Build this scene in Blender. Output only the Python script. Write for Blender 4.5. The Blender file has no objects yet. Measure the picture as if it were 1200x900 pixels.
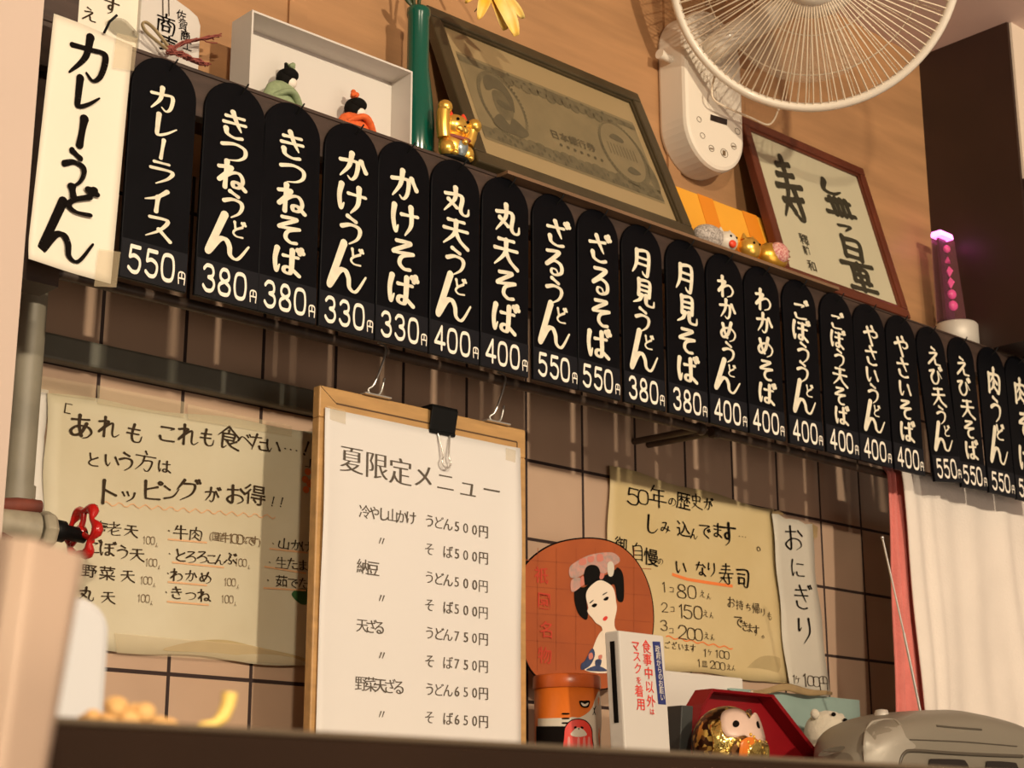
import bpy, math, random
import numpy as np
from mathutils import Vector
random.seed(7)
SC = bpy.context.scene
COL = SC.collection
# ------------------------------------------------------------------ camera
YAW, PITCH, ROLL, FPX = -0.744087428, 0.268551497, 0.00126354, 1987.06
CAM = np.array([-.822361, -1.518719, 1.15])
def _rot():
    cy, sy = math.cos(YAW), math.sin(YAW); cp, sp = math.cos(PITCH), math.sin(PITCH); cr, sr = math.cos(ROLL), math.sin(ROLL)
    return (np.array([[cy, -sy, 0], [sy, cy, 0], [0, 0, 1]]) @ np.array([[1, 0, 0], [0, cp, -sp], [0, sp, cp]])
            @ np.array([[cr, 0, sr], [0, 1, 0], [-sr, 0, cr]]))
RM = _rot()
cd = bpy.data.cameras.new('camera'); cam = bpy.data.objects.new('camera', cd); COL.objects.link(cam)
from mathutils import Matrix
R3 = Matrix([[RM[i][0], RM[i][2], -RM[i][1]] for i in range(3)])
cam.matrix_world = Matrix.Translation(CAM) @ R3.to_4x4()
cd.sensor_width = 36; cd.lens = FPX / 1200 * 36; cd.clip_start = .02
cd.dof.use_dof = True; cd.dof.focus_distance = 1.65; cd.dof.aperture_fstop = 24
SC.camera = cam
# ------------------------------------------------------------------ light
SC.view_settings.view_transform = 'Standard'; SC.view_settings.look = 'None'
SC.view_settings.exposure = 0; SC.view_settings.gamma = 1; SC.view_settings.use_curve_mapping = False
wd = bpy.data.worlds.new('room_ambience'); SC.world = wd; wd.use_nodes = True
wd.node_tree.nodes['Background'].inputs[0].default_value = (1, .74, .52, 1)
wd.node_tree.nodes['Background'].inputs[1].default_value = .29
def area(name, loc, target, size, power, color, sy=None):
    l = bpy.data.lights.new(name, 'AREA'); l.energy = power; l.color = color
    l.shape = 'RECTANGLE'; l.size = size; l.size_y = sy or size
    o = bpy.data.objects.new(name, l); COL.objects.link(o); o.location = loc
    o.rotation_euler = (Vector(target) - Vector(loc)).to_track_quat('-Z', 'Y').to_euler(); return o
WARM = (1, .83, .61)
area('ceiling_lamp_light', (-.1, -4.0, 2.40), (.5, 0, 1.6), .12, 162, WARM, .12)
area('side_lamp_light', (-1.8, -3.6, 2.4), (.4, 0, 1.6), .14, 116, WARM)
area('added_bounce_fill', (.9, -2.4, .9), (1.0, -.9, 2.5), 1.4, 16, (1, .80, .64))  # added unseen uplight standing in for bounced light, brightens the ceiling

ZR = 1.15 + .1736217          # height of one tile joint
YU = -.10                      # upper wall plane
ZS = 1.887                     # top of the sign shelf
ZK = 1.222                     # kitchen back counter
# ------------------------------------------------------------------ pixel rays
def ray(x, y): return RM @ np.array([(x - 600) / FPX, 1, (450 - y) / FPX])
def at(x, y, Y):
    d = ray(x, y); return CAM + d * (Y - CAM[1]) / d[1]
def atx(x, y, X):
    d = ray(x, y); return CAM + d * (X - CAM[0]) / d[0]
def depth(p): return float((RM.T @ (np.array(p) - CAM))[1])
class Plane:
    def __init__(s, pt, n=(0, -1, 0)):
        s.pt = np.array(pt, float); s.n = np.array(n, float); s.n /= np.linalg.norm(s.n)
        s.ex = np.cross((0, 0, 1.), s.n); s.ex /= np.linalg.norm(s.ex); s.ey = np.cross(s.n, s.ex)
    def hit(s, x, y, e=0):
        d = ray(x, y); t = np.dot(s.pt - CAM, s.n) / np.dot(d, s.n); return CAM + d * t + s.n * e
    def uv(s, u, v, e=0): return s.pt + s.ex * u + s.ey * v + s.n * e
def VP(Y): return Plane((0, Y, 0))
# ------------------------------------------------------------------ materials
def mat(name, col, rough=.6, metal=0, var=0, vs=8., bump=0, bs=40., spec=.5, stretch=None, col2=None, emit=None, es=1, alpha=1, trans=0, sheen=0, coat=0, detail=4, obj=True):
    m = bpy.data.materials.new(name); m.use_nodes = True; nt = m.node_tree; b = nt.nodes['Principled BSDF']
    def rgb(c): return (c[0], c[1], c[2], 1)
    b.inputs['Base Color'].default_value = rgb(col); b.inputs['Roughness'].default_value = rough
    b.inputs['Metallic'].default_value = metal; b.inputs['Specular IOR Level'].default_value = spec
    if coat: b.inputs['Coat Weight'].default_value = coat; b.inputs['Coat Roughness'].default_value = .08
    if alpha < 1: b.inputs['Alpha'].default_value = alpha
    if trans: b.inputs['Transmission Weight'].default_value = trans
    if sheen: b.inputs['Sheen Weight'].default_value = sheen
    if emit: b.inputs['Emission Color'].default_value = rgb(emit); b.inputs['Emission Strength'].default_value = es
    tc = nt.nodes.new('ShaderNodeTexCoord'); mp = nt.nodes.new('ShaderNodeMapping')
    nt.links.new(tc.outputs['Object'], mp.inputs[0])
    if stretch: mp.inputs['Scale'].default_value = stretch
    if var or col2:
        n = nt.nodes.new('ShaderNodeTexNoise'); n.inputs['Scale'].default_value = vs; n.inputs['Detail'].default_value = detail
        nt.links.new(mp.outputs[0], n.inputs[0])
        r = nt.nodes.new('ShaderNodeValToRGB'); r.color_ramp.elements[0].position = .32; r.color_ramp.elements[1].position = .68
        c2 = col2 or tuple(c * (1 - var) for c in col)
        r.color_ramp.elements[0].color = rgb(c2); r.color_ramp.elements[1].color = rgb(col)
        nt.links.new(n.outputs[0], r.inputs[0]); nt.links.new(r.outputs[0], b.inputs['Base Color'])
    if bump:
        n2 = nt.nodes.new('ShaderNodeTexNoise'); n2.inputs['Scale'].default_value = bs; nt.links.new(mp.outputs[0], n2.inputs[0])
        bp = nt.nodes.new('ShaderNodeBump'); bp.inputs['Strength'].default_value = bump; bp.inputs['Distance'].default_value = .002
        nt.links.new(n2.outputs[0], bp.inputs['Height']); nt.links.new(bp.outputs[0], b.inputs['Normal'])
    return m
def tile_mat():
    m = mat('pink_glazed_tile', (.62, .40, .27), .22, spec=.5); nt = m.node_tree; b = nt.nodes['Principled BSDF']
    N = nt.nodes.new; L = nt.links.new
    def M(op, a, c=None):
        n = N('ShaderNodeMath'); n.operation = op
        for i, v in enumerate((a, c)):
            if v is None: continue
            if isinstance(v, (int, float)): n.inputs[i].default_value = v
            else: L(v, n.inputs[i])
        return n.outputs[0]
    tc = N('ShaderNodeTexCoord'); sp = N('ShaderNodeSeparateXYZ'); L(tc.outputs['Object'], sp.inputs[0])
    x = M('DIVIDE', sp.outputs[0], .1); z = M('DIVIDE', M('SUBTRACT', sp.outputs[2], ZR), .1)
    def edge(t):
        f = M('FRACT', t); return M('MINIMUM', f, M('SUBTRACT', 1., f))
    d = M('MINIMUM', edge(x), edge(z))
    joint = M('LESS_THAN', d, .021)
    cb = N('ShaderNodeCombineXYZ'); L(M('FLOOR', x), cb.inputs[0]); L(M('FLOOR', z), cb.inputs[1])
    wn = N('ShaderNodeTexWhiteNoise'); L(cb.outputs[0], wn.inputs[0])
    mx = N('ShaderNodeMixRGB'); L(wn.outputs[0], mx.inputs[0]); mx.inputs[1].default_value = (.60, .415, .290, 1); mx.inputs[2].default_value = (.555, .385, .275, 1)
    ns = N('ShaderNodeTexNoise'); ns.inputs['Scale'].default_value = 9; L(tc.outputs['Object'], ns.inputs[0])
    m3 = N('ShaderNodeMixRGB'); m3.blend_type = 'MULTIPLY'; m3.inputs[0].default_value = .25; L(mx.outputs[0], m3.inputs[1]); L(ns.outputs[0], m3.inputs[2])
    m2 = N('ShaderNodeMixRGB'); L(joint, m2.inputs[0]); L(m3.outputs[0], m2.inputs[1]); m2.inputs[2].default_value = (.030, .014, .011, 1)
    L(m2.outputs[0], b.inputs['Base Color'])
    ro = M('ADD', M('MULTIPLY', joint, .6), .22); L(ro, b.inputs['Roughness'])
    h = M('MINIMUM', M('MULTIPLY', d, 9.), 1.); h = M('POWER', h, .5)
    bp = N('ShaderNodeBump'); bp.inputs['Strength'].default_value = .5; bp.inputs['Distance'].default_value = .0012
    L(h, bp.inputs['Height']); L(bp.outputs[0], b.inputs['Normal'])
    return m
M = {}
M['tile'] = tile_mat()
M['ply'] = mat('tan_plywood', (.44, .235, .105), .55, var=.22, vs=5, stretch=(1, 1, 9), bump=.05, bs=60)
M['ceil'] = mat('pale_plaster', (.86, .68, .60), .9, var=.12, vs=6)
M['darkwall'] = mat('dark_brown_panel', (.032, .012, .007), .5, var=.3, vs=6)
M['cream'] = mat('cream_plaster', (.74, .62, .50), .9, var=.08, vs=5, bump=.2, bs=90)
M['pinkwhite'] = mat('pinkish_white_plaster', (.60, .475, .40), .9, var=.06, vs=4)
M['floor'] = mat('dark_floor', (.10, .06, .04), .6, var=.3)
M['boardwood'] = mat('dark_stained_board', (.060, .034, .024), .55, var=.5, vs=14, stretch=(1, 1, 6), bump=.1)
M['shelfwood'] = mat('weathered_plank', (.24, .135, .07), .6, var=.4, vs=20, stretch=(.3, 4, 4), bump=.1)
M['railwood'] = mat('grimy_brown_rail', (.10, .065, .045), .5, var=.5, vs=30, bump=.2)
M['plate'] = mat('black_lacquer_plate', (.0028, .003, .0045), .40, var=.3, vs=25, spec=.09)
M['strip'] = mat('charcoal_price_strip', (.0095, .010, .0135), .42, var=.2, vs=30, spec=.16)
M['letter'] = mat('cream_white_paint', (.86, .80, .62), .6, var=.22, vs=60)
M['digit'] = mat('white_vinyl_digits', (.90, .84, .72), .5)
M['ink'] = mat('black_brush_ink', (.008, .006, .005), .9, spec=.05)
M['inkgrey'] = mat('grey_printed_ink', (.12, .10, .08), .9, spec=.05)
M['inkbrown'] = mat('faded_brown_ink', (.048, .032, .019), .9, spec=.05)
M['inkfade'] = mat('pale_brown_ink', (.17, .115, .065), .9, spec=.05)
M['paperwhite'] = mat('warm_white_paper', (.86, .80, .66), .5, var=.04, vs=6)
M['sheet'] = mat('laminated_white_sheet', (.76, .73, .70), .55, spec=.25)
M['aged'] = mat('aged_water_stained_paper', (.64, .585, .43), .55, col2=(.55, .48, .32), vs=7, detail=6, bump=.25, bs=25)
M['aged2'] = mat('yellowed_paper', (.66, .53, .29), .55, col2=(.58, .44, .21), vs=6, detail=6, bump=.25, bs=25)
M['greypaper'] = mat('pale_grey_paper', (.60, .555, .46), .6, var=.12, vs=9, bump=.2, bs=30)
M['stain'] = mat('brown_tape_stain', (.36, .25, .12), .35, var=.4, vs=25)
M['orange_ink'] = mat('orange_marker', (.85, .22, .05), .6)
M['orange_faint'] = mat('faint_orange_marker', (.72, .42, .22), .6)
M['red_ink'] = mat('red_print', (.72, .045, .03), .5)
M['navy'] = mat('navy_print', (.02, .03, .16), .5)
M['pine'] = mat('light_pine_frame', (.56, .32, .12), .5, var=.25, vs=18, stretch=(1, 5, 5))
M['groove'] = mat('dark_groove', (.10, .05, .02), .7)
M['black'] = mat('black_steel', (.006, .006, .006), .5, spec=.15)
M['chrome'] = mat('chrome_wire', (.80, .77, .72), .3, .8)
M['pipe'] = mat('painted_grey_pipe', (.30, .27, .20), .5, var=.35, vs=12, bump=.1)
M['steelrail'] = mat('dull_steel_rail', (.16, .155, .12), .5, var=.3, vs=14)
M['brass'] = mat('painted_valve_body', (.42, .37, .27), .45, var=.35, vs=40)
M['wrap'] = mat('rust_red_tape', (.20, .045, .025), .7, var=.5, vs=40, bump=.4)
M['redwheel'] = mat('red_enamel', (.50, .012, .010), .22, coat=.5)
M['cardwhite'] = mat('white_card', (.64, .60, .55), .55)
M['green'] = mat('dark_green_glass', (.003, .085, .055), .18, coat=.3)
M['frameolive'] = mat('olive_brown_frame', (.060, .044, .020), .42, var=.35, vs=18)
M['mount'] = mat('tan_mount_paper', (.33, .245, .125), .35)
M['note'] = mat('faded_banknote', (.215, .170, .09), .4, col2=(.175, .140, .075), vs=26)
M['notedark'] = mat('banknote_engraving', (.105, .088, .050), .5, var=.2, vs=70)
M['notemid'] = mat('banknote_tint', (.145, .12, .066), .5, var=.3, vs=60)
M['mahog'] = mat('mahogany_frame', (.135, .032, .014), .35, var=.35, vs=14)
M['ricepaper'] = mat('greenish_rice_paper', (.53, .49, .34), .4, var=.06, vs=8)
M['calink'] = mat('olive_black_ink', (.030, .027, .014), .5)
M['gold'] = mat('polished_gold', (.95, .60, .12), .28, .82)
M['golddark'] = mat('gold_paint', (.75, .42, .06), .3, .8)
M['red'] = mat('bright_red_paint', (.75, .06, .02), .4)
M['greyblue'] = mat('silver_blue_foil', (.35, .42, .45), .3, .5, var=.5, vs=200)
M['pinkcord'] = mat('dull_red_cord', (.26, .06, .045), .7)
M['fanwhite'] = mat('ivory_plastic', (.78, .71, .60), .35, coat=.2)
M['fanwire'] = mat('ivory_wire', (.78, .66, .50), .4)
M['clear'] = mat('clear_plastic_blade', (.70, .62, .50), .1, alpha=.16)
M['giftbox'] = mat('orange_gift_paper', (.85, .40, .035), .5, var=.1)
M['giftband'] = mat('deep_orange_band', (.72, .24, .012), .5)
M['acryl'] = mat('tinted_acrylic', (.30, .12, .14), .06, alpha=.22, coat=.3)
M['acryl2'] = mat('clear_acrylic', (.55, .36, .28), .05, alpha=.35)
M['plum'] = mat('dark_plum_core', (.075, .018, .045), .3)
M['pale_stain'] = mat('pale_water_stain', (.52, .40, .20), .5, var=.15, vs=20)
M['pinkglow'] = mat('pink_led', (1, .3, .8), .4, emit=(1, .22, .72), es=3.2)
M['pinkbead'] = mat('pink_bead', (.85, .10, .30), .3, emit=(.9, .06, .28), es=.22)
M['silver'] = mat('silver_cup', (.58, .54, .47), .5, .2)
M['kimgreen'] = mat('sage_green_kimono', (.29, .36, .20), .8, var=.2, vs=300)
M['kimorange'] = mat('orange_kimono', (.85, .15, .03), .8, var=.25, vs=200)
M['hair'] = mat('black_hair', (.008, .007, .006), .85, spec=.08)
M['skin'] = mat('pale_doll_face', (.85, .76, .66), .5)
M['uchiwa'] = mat('burnt_orange_paper', (.42, .095, .022), .5, col2=(.34, .075, .02), vs=14, bump=.1)
M['uchired'] = mat('dull_red_print', (.50, .050, .022), .5)
M['uchiline'] = mat('faint_lattice', (.31, .068, .018), .5)
M['paleskin'] = mat('painted_face', (.84, .72, .58), .5)
M['flower'] = mat('pale_pink_flower', (.62, .30, .24), .6, col2=(.34, .28, .25), vs=150)
M['flower2'] = mat('rose_flower', (.60, .20, .15), .6)
M['blue'] = mat('blue_kimono', (.045, .07, .17), .6, var=.5, vs=120)
M['tin'] = mat('orange_tin', (.72, .17, .018), .35, var=.12, vs=25)
M['tinlid'] = mat('orange_tin_lid', (.50, .10, .018), .3)
M['tinwhite'] = mat('white_print', (.66, .60, .50), .4)
M['pinkprint'] = mat('pink_print', (.70, .25, .22), .4)
M['hex'] = mat('crimson_tray', (.24, .006, .010), .38, spec=.4)
M['slate'] = mat('slate_grey_tray_side', (.045, .048, .045), .5)
M['teal'] = mat('pale_teal_paper', (.27, .38, .34), .6, var=.15, vs=12, bump=.5, bs=14)
M['whitebox'] = mat('plain_white_card', (.70, .66, .60), .6)
M['plush'] = mat('off_white_plush', (.66, .60, .48), .9, var=.1, vs=60, bump=.6, bs=160, sheen=.3)
M['radio'] = mat('silver_grey_plastic', (.25, .22, .17), .42, .12)
M['radio2'] = mat('pale_silver_panel', (.36, .325, .265), .45, .15)
M['radiodark'] = mat('dark_grey_plastic', (.09, .075, .055), .35)
M['window'] = mat('dark_display', (.018, .012, .010), .12)
M['whitecloth'] = mat('white_terry_cloth', (.82, .74, .66), .95, var=.06, vs=14, bump=.35, bs=220, sheen=.2)
M['pinkcloth'] = mat('pink_terry_cloth', (.70, .20, .17), .95, var=.15, vs=30, bump=.5, bs=260, sheen=.2)
M['ledge'] = mat('dark_wood_ledge', (.022, .011, .006), .8, spec=.1, var=.25, vs=10)
M['ledgetop'] = mat('lit_ledge_edge', (.10, .07, .04), .7, var=.2, vs=10)  # paler than the ledge wood: light along its top edge put into the colour
M['counter'] = mat('steel_counter', (.32, .28, .23), .4, .5)
M['creamcard'] = mat('cream_menu_card', (.50, .37, .28), .6)
M['whiteplastic'] = mat('white_plastic', (.52, .52, .53), .35)
M['batter'] = mat('golden_fried_batter', (.80, .52, .22), .7, col2=(.60, .32, .10), vs=60, bump=.6, bs=90)
M['noodle'] = mat('pale_yellow_pickle', (.88, .62, .16), .5)
M['petal'] = mat('yellow_petal', (.88, .50, .03), .5, col2=(.85, .68, .25), vs=30)
M['leaf'] = mat('dark_leaf', (.03, .05, .015), .5)
M['leafgreen'] = mat('green_leaf_print', (.03, .11, .03), .6)
M['tape'] = mat('clear_tape', (.75, .62, .40), .08, alpha=.32, coat=.5)
M['greytag'] = mat('grey_plastic_tag', (.36, .33, .24), .2, alpha=.7)
def owl_mat():
    m = mat('gold_mosaic', (.2, .1, .03), .3, .8); nt = m.node_tree; b = nt.nodes['Principled BSDF']
    tc = nt.nodes.new('ShaderNodeTexCoord'); v = nt.nodes.new('ShaderNodeTexVoronoi'); v.inputs['Scale'].default_value = 170
    nt.links.new(tc.outputs['Object'], v.inputs['Vector'])
    r = nt.nodes.new('ShaderNodeValToRGB'); cr = r.color_ramp; cr.interpolation = 'CONSTANT'
    cr.elements[0].color = (.06, .022, .010, 1); cr.elements[1].position = .45; cr.elements[1].color = (.20, .09, .03, 1)
    e = cr.elements.new(.75); e.color = (.75, .5, .12, 1)
    sp = nt.nodes.new('ShaderNodeSeparateColor'); nt.links.new(v.outputs['Color'], sp.inputs[0])
    nt.links.new(sp.outputs[0], r.inputs[0]); nt.links.new(r.outputs[0], b.inputs['Base Color']); return m
M['owl'] = owl_mat()
M['foil'] = mat('crinkled_gold_foil', (.95, .72, .22), .16, 1, bump=1, bs=130)
# ------------------------------------------------------------------ mesh builder
def n3(v): v = np.array(v, float); return v / (np.linalg.norm(v) or 1)
class MB:
    def __init__(s): s.v = []; s.f = []; s.sm = []
    def add(s, V, F, smooth=False):
        o = len(s.v); s.v += [tuple(float(c) for c in p) for p in V]; s.f += [tuple(i + o for i in f) for f in F]; s.sm += [smooth] * len(F); return s
    def box(s, x0, x1, y0, y1, z0, z1): return s.obox((x0, y0, z0), (x1 - x0, 0, 0), (0, y1 - y0, 0), (0, 0, z1 - z0))
    def obox(s, o, a, b, c):
        o, a, b, c = (np.array(t, float) for t in (o, a, b, c))
        V = [o, o + a, o + a + b, o + b, o + c, o + a + c, o + a + b + c, o + b + c]
        if np.dot(np.cross(a, b), c) < 0: F = [(0, 1, 2, 3), (7, 6, 5, 4), (4, 5, 1, 0), (5, 6, 2, 1), (6, 7, 3, 2), (7, 4, 0, 3)]
        else: F = [(3, 2, 1, 0), (4, 5, 6, 7), (0, 1, 5, 4), (1, 2, 6, 5), (2, 3, 7, 6), (3, 0, 4, 7)]
        return s.add(V, F)
    def poly(s, P): return s.add(P, [tuple(range(len(P)))])
    def prism(s, P, vec, smooth=False):
        P = [np.array(p, float) for p in P]; n = len(P); vec = np.array(vec, float)
        nn = sum((np.cross(P[i], P[(i + 1) % n]) for i in range(n)), np.zeros(3))
        if np.dot(nn, vec) < 0: P = P[::-1]
        V = P + [p + vec for p in P]
        s.add(V, [tuple(range(n))[::-1], tuple(range(n, 2 * n))])
        o = len(s.v) - 2 * n
        for i in range(n):
            j = (i + 1) % n; s.f.append((o + i, o + j, o + n + j, o + n + i)); s.sm.append(smooth)
        return s
    def tube(s, P, r, seg=10, caps=True, closed=False, flat=1.0):
        P = [np.array(p, float) for p in P]; n = len(P); R = r if isinstance(r, (list, tuple)) else [r] * n
        V = []; up = None
        for i in range(n):
            t = n3(P[(i + 1) % n] - P[i - 1]) if closed else n3(P[min(i + 1, n - 1)] - P[max(i - 1, 0)])
            if up is None:
                up = np.array((0, 0, 1.)) if abs(t[2]) < .9 else np.array((1., 0, 0))
            a = n3(np.cross(t, up)); b = np.cross(a, t); up = b
            for k in range(seg):
                an = 2 * math.pi * k / seg; V.append(P[i] + R[i] * (a * math.cos(an) + b * math.sin(an) * flat))
        F = []
        for i in range(n if closed else n - 1):
            j = (i + 1) % n
            for k in range(seg):
                l = (k + 1) % seg; F.append((i * seg + k, i * seg + l, j * seg + l, j * seg + k))
        s.add(V, F, True)
        if caps and not closed: s.add(V[:seg], [tuple(range(seg))[::-1]]); s.add(V[-seg:], [tuple(range(seg))])
        return s
    def lathe(s, c, prof, seg=28, axis=(0, 0, 1), smooth=True, sx=1., sy=1.):
        c = np.array(c, float); ax = n3(axis); u = np.array((0, 1., 0)) if abs(ax[1]) < .9 else np.array((1., 0, 0))
        a = n3(np.cross(u, ax)); b = np.cross(ax, a); V = []; F = []; n = len(prof)
        for r, h in prof:
            for k in range(seg):
                t = 2 * math.pi * k / seg; V.append(c + ax * h + a * max(r, 1e-5) * math.cos(t) * sx + b * max(r, 1e-5) * math.sin(t) * sy)
        for i in range(n - 1):
            for k in range(seg):
                l = (k + 1) % seg; F.append((i * seg + k, i * seg + l, (i + 1) * seg + l, (i + 1) * seg + k))
        s.add(V, F, smooth); s.add(V[:seg], [tuple(range(seg))[::-1]]); s.add(V[-seg:], [tuple(range(seg))]); return s
    def ball(s, c, rx, ry=None, rz=None, seg=20, ring=12, ax=None, f=None):
        ry = ry or rx; rz = rz or rx; c = np.array(c, float); A = np.eye(3) if ax is None else np.array(ax, float)
        V = []; F = []
        for i in range(ring + 1):
            p = math.pi * i / ring
            for k in range(seg):
                t = 2 * math.pi * k / seg; q = np.array((math.sin(p) * math.cos(t), math.sin(p) * math.sin(t), math.cos(p)))
                if f: q = q * f(q)
                V.append(c + A[0] * q[0] * rx + A[1] * q[1] * ry + A[2] * q[2] * rz)
        for i in range(ring):
            for k in range(seg):
                l = (k + 1) % seg; F.append((i * seg + k, (i + 1) * seg + k, (i + 1) * seg + l, i * seg + l))
        return s.add(V, F, True)
    def grid(s, fn, nu, nv, smooth=True):
        V = [fn(i / nu, j / nv) for j in range(nv + 1) for i in range(nu + 1)]
        F = [(j * (nu + 1) + i, j * (nu + 1) + i + 1, (j + 1) * (nu + 1) + i + 1, (j + 1) * (nu + 1) + i) for j in range(nv) for i in range(nu)]
        return s.add(V, F, smooth)
    def disc(s, c, ex, ey, rx, ry=None, n=24):
        ry = ry or rx; c = np.array(c); ex = np.array(ex); ey = np.array(ey)
        return s.poly([c + ex * rx * math.cos(2 * math.pi * k / n) + ey * ry * math.sin(2 * math.pi * k / n) for k in range(n)])
    def build(s, name, m, parent=None, label=None, cat=None, group=None, kind=None, bevel=0, solid=0, subs=0, origin=None, weld=False):
        if origin is None:
            if parent is not None: origin = np.array(parent.get('_w', (0, 0, 0)), float)
            elif kind == 'structure': origin = np.zeros(3)
            else:
                a = np.array(s.v); origin = np.array(((a[:, 0].min() + a[:, 0].max()) / 2, (a[:, 1].min() + a[:, 1].max()) / 2, a[:, 2].min()))
        me = bpy.data.meshes.new(name); me.from_pydata([tuple(np.array(p) - origin) for p in s.v], [], s.f)
        me.polygons.foreach_set('use_smooth', s.sm); me.materials.append(m); me.update()
        o = bpy.data.objects.new(name, me); COL.objects.link(o)
        if parent is None: o.location = origin
        else: o.parent = parent
        WORLD[o.name] = tuple(origin)
        if weld: w = o.modifiers.new('weld', 'WELD'); w.merge_threshold = 1e-5
        if solid: sd = o.modifiers.new('solid', 'SOLIDIFY'); sd.thickness = solid; sd.offset = -1
        if bevel:
            b = o.modifiers.new('bevel', 'BEVEL'); b.width = bevel; b.segments = 2; b.limit_method = 'ANGLE'
        if subs: q = o.modifiers.new('sub', 'SUBSURF'); q.levels = subs; q.render_levels = subs
        o['_w'] = tuple(float(c) for c in origin)
        if label: o['label'] = label
        if cat: o['category'] = cat
        if group: o['group'] = group
        if kind: o['kind'] = kind
        return o
WORLD = {}
def thing(name, label, cat, loc, group=None):
    o = bpy.data.objects.new(name, None); COL.objects.link(o); o.empty_display_size = .02
    o.location = tuple(float(c) for c in loc); o['_w'] = tuple(float(c) for c in loc); o['label'] = label; o['category'] = cat
    if group: o['group'] = group
    return o
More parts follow.
